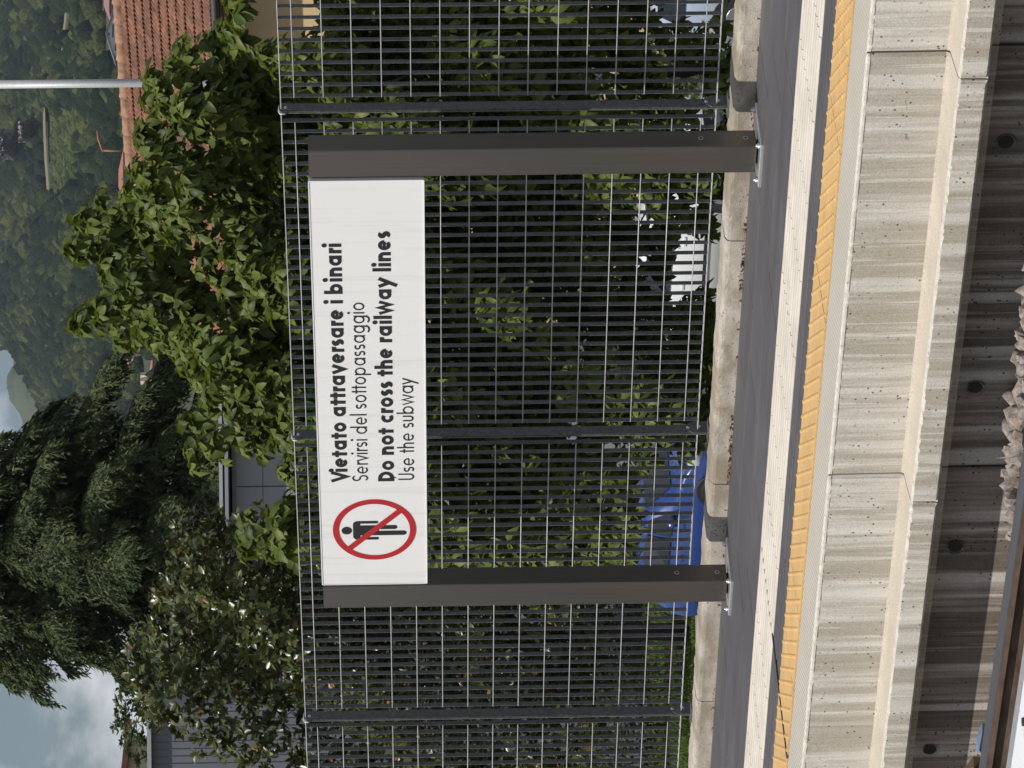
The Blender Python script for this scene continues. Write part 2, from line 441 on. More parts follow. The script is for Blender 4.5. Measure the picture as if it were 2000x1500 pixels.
# precast edge units 2 m long (nosing, wall face, ledge, drip band)
random.seed(3)
def edge_unit(x0, x1):
    b = MB(); g = .0035
    prof = [(-2.832, ZP-.006), (-3.196, ZP-.004), (-3.205, ZP-.010), (-3.2062, ZP-.018), (-3.203, ZP-.021), (-3.20, -.435), (-3.206, -.447),
            (-3.345, -.456), (-3.362, -.462), (-3.362, -.548), (-3.355, -.556), (-3.16, -.575), (-3.16, -.62), (-2.84, -.62)]
    mi = [1, 2, 2, 0, 0, 3, 3, 2, 0, 0, 0, 0, 0, 0]
    xs = np.unique(np.concatenate([[x0+g, x0+g+.012], np.linspace(x0+.03, x1-.03, 150), [x1-g-.012, x1-g]]))
    n = len(prof); vs = []
    def chips():
        o_ = np.zeros(len(xs)); q = 0
        while q < len(xs):
            q += random.choice([1, 1, 2, 3, 5, 9]); L_ = random.choice([1, 1, 2, 2, 3, 5]); a_ = random.uniform(.001, .006)
            for k_ in range(q, min(q+L_, len(xs))): o_[k_] = a_*random.uniform(.5, 1.1)
            q += L_
        return o_
    c1, c2, c3 = chips(), chips(), chips()
    for q, x in enumerate(xs):
        end = (q == 0 or q == len(xs)-1)
        for i, (y, z) in enumerate(prof):
            jy = jz = 0
            if i in (1, 2, 3): jy = c1[q]*(.6 if i == 1 else 1); jz = -c1[q]*.8*(i == 2)
            if i in (8,): jy = c2[q]; jz = -c2[q]*1.2
            if i == 7: jy = c3[q]*1.5
            if end and i in (2, 3, 4, 5, 6, 7, 8, 9): jy += .010
            xe = (x0 if q == 0 else x1) if (end and i < 2) else x
            vs.append((xe, y+jy, z+jz))
    for q in range(len(xs)-1):
        for i in range(n):
            j = (i+1) % n
            b.add([vs[q*n+i], vs[(q+1)*n+i], vs[(q+1)*n+j], vs[q*n+j]], [(0, 1, 2, 3)], mi[i])
    b.add(vs[:n], [tuple(range(n))], 0); b.add(vs[-n:], [tuple(range(n-1, -1, -1))], 0)
    b.build('edge_unit', [M['wall_conc'], M['nosing'], M['chip'], M['ledge']], platform)
for k in range(-6, 5):
    edge_unit(2.662+1.97*k-.0, 2.662+1.97*(k+1))
# recessed lower wall with tie holes
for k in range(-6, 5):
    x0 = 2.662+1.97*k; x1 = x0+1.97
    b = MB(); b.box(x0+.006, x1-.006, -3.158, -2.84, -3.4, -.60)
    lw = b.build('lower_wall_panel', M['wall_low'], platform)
    h = MB()
    for hx in (x0+.40, x0+1.55):
        h.tube([(hx, -3.1585, -.685), (hx, -3.167, -.685)], [.028, .036], 16, 0, False)
        h.add([(hx+.028*math.cos(a), -3.1595, -.685+.028*math.sin(a)) for a in np.linspace(0, 2*math.pi, 16, endpoint=False)], [tuple(range(16))], 1)
    h.build('tie_hole', [M['wall_low'], M['joint']], lw)
b = MB(); b.box(XA, XB, -3.15, -2.85, -3.3, -.21); b.build('joint_backing', M['joint'], platform)
# curb under the fence, short cast lengths
curb = thing('curb', None, None, (0, -.08, -.155), kind='structure')
cj = [-11]+[-.203+1.542*k for k in range(-6, 8)]+[11.5]
random.seed(5)
for a, bb in zip(cj[:-1], cj[1:]):
    b = MB(); n = max(3, int((bb-a)/.03)); prof = None; vs = []
    xs = np.linspace(a+.003, bb-.003, n)
    for x in xs:
        j = random.uniform(-.004, .004); j2 = random.uniform(-.004, .004)
        pr = [(-.182+.3*j, ZP-.02), (-.18+.2*j, -.085), (-.176+j, -.072+j2), (-.15+j, -.060+.6*j2), (-.02, -.057), (.015, -.060+j2), (.022, -.08), (.022, ZP-.3)]
        vs += [(x, y, z) for y, z in pr]
    m8 = 8
    for q in range(n-1):
        for i in range(m8):
            j = (i+1) % m8
            b.add([vs[q*m8+i], vs[(q+1)*m8+i], vs[(q+1)*m8+j], vs[q*m8+j]], [(3, 2, 1, 0)], 0)
    b.add(vs[:m8], [tuple(range(m8-1, -1, -1))]); b.add(vs[-m8:], [tuple(range(m8))])
    b.build('curb_stone', M['curb'], curb)
b = MB(); b.box(XA, XB, -.0, .018, -3.5, -.2); b.build('retaining_wall', M['wall_low'], curb)
# bits of leaf litter along the curb
V, Q, T = [], [], []
for k in range(120):
    if k < 80: x = random.choice([-.05, .05, .12, 1.25, 1.3]) + random.gauss(0, .12)
    else: x = random.uniform(-3, 3)
    p = np.array([x, -.182-abs(random.gauss(0, .012)), ZP+.003+random.random()*.012])
    a = rng.normal(size=3); a[2] *= .3; a /= np.linalg.norm(a); bb = np.cross(a, [0, 0, 1.0]); bb /= np.linalg.norm(bb)
    s_ = random.uniform(.008, .022); n0 = len(V)
    V += [p-a*s_, p+bb*s_*.4, p+a*s_, p-bb*s_*.4+np.array([0, 0, .004])]; Q.append((n0, n0+1, n0+2, n0+3)); T += [random.random()]*4
M['litter'] = leafmat('dry_leaf', (.22, .13, .07), (.35, .22, .12), (.10, .06, .04), .8, 0)
tag(np_obj('leaf_litter', V, Q, M['litter'], None, T), 'dry brown leaf litter caught along the foot of the curb', 'leaf litter', kind='stuff')

# ------------------------------------------------------------------ steel grating fence
fence = thing('grating_fence', 'grey galvanised steel grating fence standing on the concrete curb behind the sign', 'fence', (0, 0, -.057))
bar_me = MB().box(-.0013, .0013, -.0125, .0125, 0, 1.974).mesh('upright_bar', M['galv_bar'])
# the thin sunlit front arris of each bar is part of the same galvanised strip
rod_me = MB().tube([(-.93, 0, 0), (.93, 0, 0)], .0028, 6).mesh('cross_rod', M['galv_rod'])
bolt_b = MB(); bolt_b.dome((0, 0, 0), .011, .008, (1, 0, 0), 8); bolt_me = bolt_b.mesh('bolt', M['galv_bright'])
for k in range(-4, 4):
    x0 = 2.0*k
    pn = bpy.data.objects.new('grating_panel', None); link(pn, fence, (x0+1, 0, 0))
    MB().box(x0+.005, x0+1.995, -.0125, .0125, 1.974, 1.978).build('top_strip', M['galv_rod'], pn)
    MB().box(x0+.005, x0+1.995, -.0125, .0125, -.004, 0).build('bottom_strip', M['galv_rod'], pn)
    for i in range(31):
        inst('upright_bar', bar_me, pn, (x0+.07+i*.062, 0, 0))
    for j in range(15):
        inst('cross_rod', rod_me, pn, (x0+1, -.0145, .066+.132*j))
for k in range(-4, 5):
    x0 = 2.0*k
    b = MB(); b.box(x0-.004, x0+.004, -.030, .030, -.057, 1.966, 0)
    b.prism([(-.024, 1.966), (.030, 1.966), (.024, 1.985), (-.015, 1.985)], 0, x0-.004, x0+.004)
    # folded front lip catching the light
    b.box(x0-.006, x0+.0, -.034, -.0302, -.05, 1.972)
    po = b.build('post', M['galv_bar'], fence)
    # top clip, rounded over the front corner
    a = MB(); a.tube([(x0-.002, .02, 1.982), (x0-.002, -.02, 1.984), (x0-.003, -.036, 1.978), (x0-.003, -.04, 1.955)], .006, 6); a.build('top_clip', M['galv_rod'], po)
    for (yy, zz) in ((-.005, 1.955), (.005, .045), (.012, -.012)):
        inst('bolt', bolt_me, po, (x0+.005, yy, zz))
    a = MB(); a.prism([(-.035, -.055), (.05, -.055), (.05, .02), (.02, .06), (-.005, .06), (-.035, .02)], 0, x0+.004, x0+.0085); a.build('foot_bracket', M['galv_bar'], po)
    a = MB(); a.prism([(-.02, 1.90), (.03, 1.93), (.03, 1.972), (-.02, 1.972)], 0, x0+.004, x0+.008); a.build('top_bracket', M['galv_bar'], po)
    a = MB(); a.box(x0-.05, x0+.06, -.045, .02, -.057, -.049); a.build('foot_plate', M['galv_bar'], po)

# ------------------------------------------------------------------ the sign
sign = thing('platform_sign', 'white bilingual do not cross the railway lines sign on two dark steel posts', 'sign', (.78, -.49, ZP))
PX = ((-.65, -.505), (2.03, 2.178))
for (x0, x1) in PX:
    y0, y1 = -.55, -.43
    b = MB()
    e = .004
    poly = [(x0+e, y0), (x1-e, y0), (x1, y0+e), (x1, y1-e), (x1-e, y1), (x0+e, y1), (x0, y1-e), (x0, y0+e)]
    b.prism(poly, 2, -.132, 1.842)
    po = b.build('sign_post', M['post_metal'], sign)
    cx = (x0+x1)/2
    a = MB(); a.box(x0-.035, x0-.035+.235, -.61, -.30, ZP, ZP+.014, 0, .003); a.build('base_plate', M['galv_bright'], po)
    a = MB(); a.box(x0+.03, x1-.03, y0+.03, y1-.03, ZP+.0142, -.1322); a.build('dark_gap_fill', M['black_rubber'], po)  # black fill puts the dark of the open gap into colour
    for (bx, by) in ((x0-.012, -.585), (x0+.178, -.585), (x0-.012, -.325), (x0+.178, -.325)):
        a = MB(); a.tube([(bx, by, ZP+.0145), (bx, by, ZP+.024)], .014, 6, 0); a.dome((bx, by, ZP+.024), .009, .010, n=8)
        a.build('anchor_bolt', M['galv_bright'], po)
    for zz in (-.087, .111):
        a = MB(); a.tube([(x1+.0005, -.49, zz), (x1+.0025, -.49, zz)], .0125, 14, 0); a.build('screw', M['galv'], po)
        a = MB(); a.tube([(x1+.0027, -.49, zz), (x1+.0035, -.49, zz)], .006, 8, 0); a.build('screw_socket', M['black_rubber'], po)
YB = -.553
b = MB(); b.box(-.484, 2.012, YB, -.44, 1.338, 1.8425); pan = b.build('sign_panel', M['sign_white'], sign)
for x0, x1 in ((-.505, -.484), (2.012, 2.03)):
    MB().box(x0, x1, -.53, -.45, 1.36, 1.83).build('mounting_bracket', M['galv_bar'], sign)
b = MB(); b.box(-.486, 2.014, YB-.003, YB+.02, 1.8425, 1.847).box(-.486, 2.014, YB-.003, YB+.02, 1.3335, 1.338)
b.box(2.012, 2.016, YB-.003, YB+.02, 1.3382, 1.8422).box(-.488, -.484, YB-.003, YB+.02, 1.3382, 1.8422)
b.build('panel_edge_trim', M['white_cover'], sign)

# lettering drawn as strokes of a geometric sans serif
def arc(cx, cy, rx, ry, a0, a1, n=None):
    n = n or max(6, int(abs(a1-a0)/12))
    return [(cx+rx*math.cos(math.radians(a0+(a1-a0)*i/n)), cy+ry*math.sin(math.radians(a0+(a1-a0)*i/n))) for i in range(n+1)]
class Font:
    def __init__(s, xh, asc, cap, desc, w, bold):
        s.xh, s.asc, s.cap, s.desc, s.w, s.bold = xh, asc, cap, desc, w, bold
    def glyph(s, ch):
        """returns (advance, [strokes]); stroke = (points, width_factor); units metres, w = stroke width"""
        x, A, C, D, w = s.xh, s.asc, s.cap, s.desc, s.w; h = w/2
        R = x/2-h*.9; rx = R*(1.0 if not s.bold else 1.06); sb = w*.26 if s.bold else w*.8
        bowl = lambda cx: [(arc(cx, x/2, rx, R, 0, 360, 32), .92)]
        c = sb+h+rx
        if ch == ' ': return (x*.50 if s.bold else x*.52, [])
        if ch == 'o': return (2*c, bowl(c))
        if ch == 'a': return (2*c+h*.4, bowl(c)+[([(c+rx, 0), (c+rx, x)], 1)])
        if ch == 'd': return (2*c+h*.4, bowl(c)+[([(c+rx, 0), (c+rx, A)], 1)])
        if ch == 'b': return (2*c+h*.4, bowl(c)+[([(c-rx, 0), (c-rx, A)], 1)])
        if ch == 'p': return (2*c+h*.4, bowl(c)+[([(c-rx, -D), (c-rx, x)], 1)])
        if ch == 'g': return (2*c+h*.4, bowl(c)+[([(c+rx, x), (c+rx, -D*.3)]+arc(c, -D*.3, rx, D*.7-h, 0, -150), 1)])
        if ch == 'e': return (2*c, [(arc(c, x/2, rx, R, 0, 318, 28), .92), ([(c-rx, x/2), (c+rx, x/2)], .7)])
        if ch == 'c': return (2*c-w*.5, [(arc(c, x/2, rx, R, 48, 312, 24), .95)])
        if ch in 'ln' or ch in 'hu' or ch in 'ri' or ch == 't':
            x0 = sb+h
            if ch == 'l': return (2*x0, [([(x0, 0), (x0, A)], 1)])
            if ch == 'i': return (2*x0, [([(x0, 0), (x0, x)], 1), ('dot', x0, x+w*1.05 if s.bold else x+w*2.6, w*.62 if s.bold else w*.75)])
            nw = x*.62 if s.bold else x*.60
            if ch in 'nh':
                top = A if ch == 'h' else x
                return (2*x0+nw, [([(x0, 0), (x0, top)], 1), ([(x0, x*.55)]+arc(x0+nw/2, x-h-nw*.42, nw/2, nw*.42, 180, 0, 12)+[(x0+nw, 0)], 1)])
            if ch == 'u':
                return (2*x0+nw, [([(x0, x)]+arc(x0+nw/2, h+nw*.45, nw/2, nw*.45, 180, 360, 14)+[(x0+nw, x)], 1)])
            if ch == 'r': return (x0+nw*.66, [([(x0, 0), (x0, x)], 1), (arc(x0+nw*.48, x*.62, nw*.48, x*.38-h, 180, 72, 8), 1)])
            if ch == 't': 
                tw = w*1.3 if s.bold else w*2.1
                return (2*(tw*.72+h*.2)+sb*.5, [([(tw*.8+sb*.3, 0), (tw*.8+sb*.3, A*.84)], 1), ([(sb*.3-.0*w, x-h), (tw*1.6+sb*.3, x-h)], .85)])
        if ch == 's':
            r1 = (x-w)/4; q = r1*1.25; cx = sb*.8+h+q
            return (2*cx-h*.2, [(arc(cx, x-h-r1, q, r1, 35, 255, 14)+arc(cx, h+r1, q, r1, 75, -145, 14), .95)])
        if ch == 'S':
            r1 = (C-w)/4; q = r1*1.0; cx = sb*.8+h+q
            return (2*cx, [(arc(cx, C-h-r1, q, r1, 30, 255, 14)+arc(cx, h+r1, q, r1*1.05, 75, -150, 14), .95)])
        if ch in 'vy':
            hw = x*.42 if s.bold else x*.38; x0 = h*.9+hw
            if ch == 'v': return (2*x0, [([(x0-hw, x), (x0, h*.5), (x0+hw, x)], 1)])
            return (2*x0, [([(x0-hw, x), (x0, h*.5)], 1), ([(x0+hw, x), (x0-hw*.85, -D)], 1)])
        if ch == 'V':
            hw = C*.37; x0 = h*1.1+hw; return (2*x0-h*1.2, [([(x0-hw, C), (x0, h*.6), (x0+hw, C)], 1)])
        if ch == 'w':
            q = x*.31 if s.bold else x*.33; x0 = h*.9+2*q
            return (2*x0, [([(x0-2*q, x), (x0-q, h*.6), (x0, x), (x0+q, h*.6), (x0+2*q, x)], .92)])
        if ch == 'D':
            x0 = sb+h; rr = C*.56
            return (x0+rr+h+sb, [([(x0, h), (x0+rr*.25, h)]+arc(x0+rr*.25, C/2, rr*.75, C/2-h, -90, 90, 20)+[(x0, C-h), (x0, h)], 1)])
        if ch == 'U':
            x0 = sb+h; nw = C*.48
            return (2*x0+nw, [([(x0, C)]+arc(x0+nw/2, h+nw*.5, nw/2, nw*.5, 180, 360, 16)+[(x0+nw, C)], 1)])
        raise KeyError(ch)
def stroke_poly(pts, w):
    P = [np.array(p, float) for p in pts]; n = len(P); L, Rr = [], []
    closed = np.linalg.norm(P[0]-P[-1]) < 1e-6
    for i in range(n):
        a = P[i-1] if i > 0 else (P[-2] if closed else None); b_ = P[i+1] if i < n-1 else (P[1] if closed else None)
        t1 = (P[i]-a) if a is not None else None; t2 = (b_-P[i]) if b_ is not None else None
        if t1 is None: t1 = t2
        if t2 is None: t2 = t1
        t1 = t1/(np.linalg.norm(t1)+1e-12); t2 = t2/(np.linalg.norm(t2)+1e-12)
        tt = t1+t2; ln = np.linalg.norm(tt)
        tt = tt/ln if ln > 1e-6 else t1
        nn = np.array([-tt[1], tt[0]]); k = 1/max(.42, abs(np.dot(nn, np.array([-t1[1], t1[0]]))))
        L.append(P[i]+nn*w/2*k); Rr.append(P[i]-nn*w/2*k)
    return L, Rr
def write_line(text, font, x0, x1, z0, name):
    tot = 0; gl = []
    for ch in text:
        adv, st = font.glyph(ch); gl.append((tot, st)); tot += adv
    kx = (x1-x0)/(tot)
    for off, st in gl:
        if not st: continue
        b = MB(); lay = 0
        for sx in st:
            lay = (lay+1) % 5; yy = YB-.0012-lay*.00015
            if sx[0] == 'dot':
                _, cx, cz, r = sx
                pts = [(x0+kx*(off+cx)+r*math.cos(a), z0+cz+r*math.sin(a)) for a in np.linspace(0, 2*math.pi, 16, endpoint=False)]
                b.add([(p[0], yy, p[1]) for p in pts], [tuple(range(16))]); continue
            pts, wf = sx
            L, Rr = stroke_poly([(kx*(off+p[0]), p[1]) for p in pts], font.w*wf)
            n = len(L)
            b.add([(x0+p[0], yy, z0+p[1]) for p in L]+[(x0+p[0], yy, z0+p[1]) for p in Rr],
                  [(i, n+i, n+i+1, i+1) for i in range(n-1)])
        b.build(name, M['black_print'], pan)
FB = Font(.0565, .084, .077, .026, .0195, True); FL = Font(.0505, .080, .076, .024, .0084, False)
write_line('Vietato attraversare i binari', FB, .192, 1.662, 1.708, 'letter')
write_line('Servirsi del sottopassaggio', FL, .196, 1.315, 1.611, 'letter')
write_line('Do not cross the railway lines', FB, .192, 1.728, 1.487, 'letter')
write_line('Use the subway', FL, .198, .850, 1.392, 'letter')
# prohibition roundel
PC = (-.12, 1.586)
def disc_pts(cx, cz, r, n=16, a0=0, a1=360): return [(cx+r*math.cos(math.radians(a0+(a1-a0)*i/n)), cz+r*math.sin(math.radians(a0+(a1-a0)*i/n))) for i in range(n+(a1-a0 < 360))]
def flat(b, poly, y, mi=0): b.add([(PC[0]+p[0], y, PC[1]+p[1]) for p in poly], [tuple(range(len(poly)))], mi)
b = MB(); yy = YB-.001
flat(b, disc_pts(-.004, .133, .0255, 24), yy)
def capsule(b, x0, x1, ztop, zbot, y):   # vertical limb, rounded foot
    r = (x1-x0)/2; cx = (x0+x1)/2
    flat(b, [(x1, ztop), (x0, ztop)]+disc_pts(cx, zbot+r, r, 10, 180, 360), y)
# shoulders with rounded outer corners
sh = [(-.066, .068)] + [(-.066+.022*(1-math.cos(math.radians(a))), .081+.022*math.sin(math.radians(a))) for a in (0, 22, 45, 67, 90)] + \
     [(.058-.022*(1-math.sin(math.radians(a))), .081+.022*math.cos(math.radians(a))) for a in (0, 22, 45, 67, 90)] + [(.058, .068)]
flat(b, sh, yy)
capsule(b, -.066, -.049, .0681, -.021, yy-.0003); capsule(b, .041, .058, .0681, -.019, yy-.0003)
flat(b, [(-.037, .0681), (.029, .0681), (.029, -.021), (-.037, -.021)], yy-.0003)
capsule(b, .003, .029, -.0209, -.110, yy-.0006); capsule(b, -.037, -.008, -.0209, -.154, yy-.0006)
b.build('walking_figure', M['black_print'], pan)
b = MB(); n = 72
for i in range(n):
    a0, a1 = 2*math.pi*i/n, 2*math.pi*(i+1)/n; r0, r1 = .1705, .2
    flat(b, [(r0*math.cos(a0), r0*math.sin(a0)), (r1*math.cos(a0), r1*math.sin(a0)), (r1*math.cos(a1), r1*math.sin(a1)), (r0*math.cos(a1), r0*math.sin(a1))], yy-.0012)
d = .1712; h = .0155; s2 = math.sqrt(.5)
flat(b, [(-d*s2-h*s2, d*s2-h*s2), (d*s2-h*s2, -d*s2-h*s2), (d*s2+h*s2, -d*s2+h*s2), (-d*s2+h*s2, d*s2+h*s2)], yy-.0015)
b.build('prohibition_ring', M['red_print'], pan)

# ------------------------------------------------------------------ track side
track = thing('track_bed', None, None, (0, -6.5, -1.2), kind='structure')
b = MB(); b.box(XA*2, XB*2, -10.35, -3.17, -1.3, -.93); b.build('sub_ballast', M['dirt'], track)
def stone_mesh(seed, glossy=None):
    r = random.Random(seed); b = MB()
    import bmesh
    bm = bmesh.new(); bmesh.ops.create_icosphere(bm, subdivisions=1, radius=1)
    for v in bm.verts: v.co = v.co*(r.uniform(.75, 1.2))
    bmesh.ops.scale(bm, vec=(r.uniform(.9, 1.3), r.uniform(.7, 1.1), r.uniform(.55, .9)), verts=bm.verts)
    me = bpy.data.meshes.new('ballast_stone'); bm.to_mesh(me); bm.free(); me.materials.append(glossy or M['stone']); return me
stones = [stone_mesh(i) for i in range(8)]
random.seed(21)
def heap(x):   # top of the stones against x
    return np.interp(x, [1.2, 2.0, 2.45, 2.75, 2.95, 3.3, 3.8, 5.5, 8], [-.86, -.85, -.83, -.775, -.745, -.735, -.725, -.72, -.71])
cnt = 0
while cnt < 280:
    x = random.uniform(2.0, 5.2); y = random.uniform(-3.88, -3.30); s_ = random.uniform(.026, .052)
    top = heap(x) - max(0, (abs(y+3.62)-.12))*.35
    o = inst('ballast_stone', random.choice(stones), track, (x, y, top-s_*.7+random.uniform(-.03, .004)))
    o.scale = (s_,)*3; o.rotation_euler = [random.uniform(0, 6.28) for _ in range(3)]; cnt += 1
def stone_field(name, n, fx, sz, seed):
    r = np.random.default_rng(seed)
    base = [np.array([v.co for v in m_.vertices]) for m_ in stones[:4]]; fb = np.array([p.vertices[:] for p in stones[0].polygons])
    V, Q = [], []; nv = len(base[0])
    for i in range(n):
        p = fx(r); a = r.normal(size=(3, 3)); q, _ = np.linalg.qr(a)
        V.append((base[i % 4]@q)*r.uniform(*sz)+p); Q.append(fb+i*nv)
    return np_obj(name, np.concatenate(V), np.concatenate(Q), M['stone'], track, kind='stuff')
stone_field('ballast', 5200, lambda r: (lambda x, y: np.array([x, y, heap(x)-.06 if y > -3.9 else -.83]))(r.uniform(-6, 8), r.uniform(-5.6, -3.22)) + np.array([0, 0, r.uniform(-.05, .0)]), (.026, .05), 4)
stone_field('ballast', 1600, lambda r: np.array([r.uniform(-8, 10), r.uniform(-10.2, -5.6), r.uniform(-.9, -.82)]), (.03, .055), 5)
for (x, y, z, s_, mm, rr) in ((1.60, -3.74, -.742, (.085, .045, .05), M['stone_dark'], .5), (1.80, -3.76, -.755, (.06, .02, .03), M['blue_chip'], .9), (1.70, -3.70, -.80, (.09, .06, .06), M['stone'], .2)):
    o = inst('ballast_stone', stone_mesh(int(x*97), mm), track, (x, y, z)); o.scale = s_; o.rotation_euler = (.3, .2, rr)
# rails
def rail(yc, lab):
    zt = -.705
    b = MB(); pr = [(-.036, zt-.012), (-.030, zt-.002), (0, zt), (.030, zt-.002), (.036, zt-.012), (.036, zt-.036), (.010, zt-.05), (.009, zt-.135),
                    (.02, zt-.145), (.07, zt-.158), (.07, zt-.172), (-.07, zt-.172), (-.07, zt-.158), (-.02, zt-.145), (-.009, zt-.135), (-.010, zt-.05), (-.036, zt-.036)]
    pr = [(yc+a, c_) for a, c_ in pr]
    b.prism(pr, 0, -14, 14, 0)
    for i, f in enumerate(b.f):
        if len(f) == 4:
            zz = np.mean([b.v[q][2] for q in f])
            if zz > zt-.010: b.m[i] = 1
    t_ = thing('rail', lab, 'rail', (0, yc, zt-.172)); b.build('rail_bar', [M['rail_rust'], M['rail_top']], t_)
    return t_
rail(-4.01, 'worn steel rail nearest the far platform wall')
rail(-5.445, 'second steel rail of the far track, beyond the white cover strip')
rail(-7.9, 'steel rail of the near track, the one farther from the near platform')
rail(-9.335, 'steel rail of the near track beside the near platform')
slp = MB().box(-.15, .15, -1.2, 1.2, 0, .12, 0, .015).mesh('sleeper', M['wall_low'])
for yc in (-4.73, -8.62):
    for k in range(-16, 17): inst('sleeper', slp, track, (.6*k+.28, yc, -1.0))
cov = thing('cable_cover', 'white painted steel cover strip with a grey edge lying along the rail', 'cable cover', (0, -4.55, -.9))
b = MB()
for k in range(-3, 3): b.box(2.55+2*k+.003, 4.55+2*k-.003, -4.86, -4.315, -.79, -.745, 0, .006)
b.build('cover_plate', M['white_cover'], cov)
b = MB(); b.box(-3.5, 8.5, -4.312, -4.23, -.9, -.748, 0, .004); b.build('edge_strip', M['galv'], cov)
b = MB()
for k in range(-6, 9): b.tube([(.61+.99*k, -4.414, -.7449), (.61+.99*k, -4.414, -.738)], .016, 12)
b.build('fixing_bolt', M['black_rubber'], cov)
near = thing('near_platform', None, None, (0, -15, -1.3), kind='structure')
MB().box(-22, 30, -20, -10.35, -1.3, ZP).build('near_platform_slab', M['slab'], near)

# ------------------------------------------------------------------ ground beyond the platform
ZG = -3.4
b = MB(); b.add([(-400, .03, ZG), (400, .03, ZG), (400, 520, ZG), (-400, 520, ZG)], [(0, 1, 2, 3)])
o = b.build('ground', M['asphalt']); o['kind'] = 'structure'

def terrain_crest(X): return np.interp(X, [150, 300, 560, 720, 780, 810, 860, 900, 1000, 1500, 1900], [318, 262, 150, 84, 52, 33, 10, -5, -30, -70, -80])
HF = (FW*np.array([1, 1, 0])); HF /= np.linalg.norm(HF); HR = np.array([HF[1], -HF[0], 0])
def terr(X, t):
    """t 0..1 from the foot of the hill to its crest"""
    d = 900 + t*1500
    Y = 330 + (terrain_crest(X)-330)*(t**.92)
    p = at(X, Y, d); return p
M['hill'] = mat('hill_ground', (.05, .065, .03), .95)
t = NT(M['hill']); t.col(t.ramp(t.noise(t.coords((.03, .03, .03)), 1, 8, .7), [(.35, (.022, .034, .015)), (.7, (.06, .068, .032))]))
xs = np.linspace(-300, 1900, 90); ts = np.linspace(-.0, 1.0, 40)
V = []
for X in xs:
    p = terr(X, 0)
    V.append([p[0]-HF[0]*700, p[1]-HF[1]*700, ZG-.2])
    for tt in ts: V.append(terr(X, tt))
    q = terr(X, 1); V.append(q+HF*500+np.array([0, 0, -60.]))
nn = len(ts)+2; Q = [(i*nn+j, (i+1)*nn+j, (i+1)*nn+j+1, i*nn+j+1) for i in range(len(xs)-1) for j in range(nn-1)]
o = np_obj('hillside', V, Q, M['hill'], smooth=True); o['kind'] = 'structure'
# far ridge
def far_top(X): return np.interp(X, [200, 420, 600, 690, 720, 745, 765, 790, 812, 822, 836, 850, 900, 1200, 1900], [330, 200, 66, 40, 19, 13, 14, 27, 27, 12, 2, -6, -25, -60, -60])
M['far'] = mat('distant_woods', (.04, .055, .03), .95)
t = NT(M['far']); t.col(t.ramp(t.noise(t.coords((.02, .02, .02)), 1, 8, .8), [(.35, (.02, .035, .018)), (.65, (.075, .09, .05))]))
xs = np.linspace(200, 1400, 300); V = []
rr = np.random.default_rng(2)
for X in xs:
    Yt = far_top(X)+rr.uniform(-1.2, 1.2)
    V += [at(X, Yt+260, 2700), at(X, Yt+22, 3050), at(X, Yt+rr.uniform(6, 9), 3150), at(X, Yt, 3250), at(X, Yt+40, 3600)]
Q = [(i*5+j, (i+1)*5+j, (i+1)*5+j+1, i*5+j+1) for i in range(len(xs)-1) for j in range(4)]
o = np_obj('far_ridge', V, Q, M['far'], smooth=True); o['kind'] = 'structure'
# rock outcrops
M['rock'] = mat('pale_rock', (.30, .265, .23), .95)
t = NT(M['rock']); t.col(t.ramp(t.noise(t.coords((.16, .16, .16)), 1, 8, .8), [(.36, (.06, .065, .055)), (.5, (.24, .21, .19)), (.7, (.46, .40, .34))]))
def outcrop(label, X0, X1, Y0, Y1, d, seed):
    r = np.random.default_rng(seed); nx, ny = 26, 18; V = []
    for i in range(nx):
        for j in range(ny):
            u, v = i/(nx-1), j/(ny-1)
            edge = 1-max(abs(2*u-1), abs(2*v-1))**2.5
            X = X0+(X1-X0)*u+r.uniform(-1, 1)*1.6; Y = Y0+(Y1-Y0)*v+r.uniform(-1, 1)*1.6
            V.append(at(X, Y, d+30-edge*40+r.uniform(-9, 9)+(.5-v)*(-60)))
    Q = [(i*ny+j, (i+1)*ny+j, (i+1)*ny+j+1, i*ny+j+1) for i in range(nx-1) for j in range(ny-1)]
    return tag(np_obj('rock_outcrop', V, Q, M['rock']), label, 'rock', 'rock outcrops on the hill')
outcrop('grey rock face standing out of the wooded hillside to the left of the metal pole', 1188, 1248, -10, 38, 1960, 1)
outcrop('smaller pale rock just below the grey rock face on the hillside', 1222, 1264, 36, 64, 1830, 2)
outcrop('distant pale crag on the skyline between the two hills', 815, 866, -4, 26, 3020, 3)

# wooded canopy of the hill
def ico(sub):
    import bmesh
    bm = bmesh.new(); bmesh.ops.create_icosphere(bm, subdivisions=sub, radius=1)
    v = np.array([x.co[:] for x in bm.verts]); f = np.array([[q.index for q in p.verts] for p in bm.faces]); bm.free(); return v, f
iv, if_ = ico(2); iv1, if1 = ico(1)
def invY(X, Y):   # t on the hill for image height Y
    f_ = (330-Y)/(330-terrain_crest(X)); return np.clip(f_, 0, 1)**(1/.92)
boxes = [(1118, 1297, 92, 186), (1368, 1484, 208, 330), (1470, 1540, 200, 330), (1110, 1210, 238, 330), (790, 856, 238, 330), (732, 808, 282, 330), (680, 740, 262, 330), (1385, 1490, 125, 158)]
V, Q, T = [], [], []; r = np.random.default_rng(11); n = 0
M['wood'] = leafmat('woodland_canopy', (.005, .012, .008), (.021, .035, .016), (.105, .118, .036), .8, 0, .1)  # pale end of the tint puts sunlit crown highlights into the colour
t = NT(M['wood']); cb = t.b.inputs['Base Color'].links[0].from_socket
c = t.mix(.75, cb, t.ramp(t.noise(t.coords((1.3, 1.3, 1.3)), 1, 4, .85), [(.38, g3(.08)), (.62, g3(.85))]), 'OVERLAY')
t.col(c); t.bump(t.noise(t.coords((1.1, 1.1, 1.1)), 1, 3, .7), 1.0, 1.6)
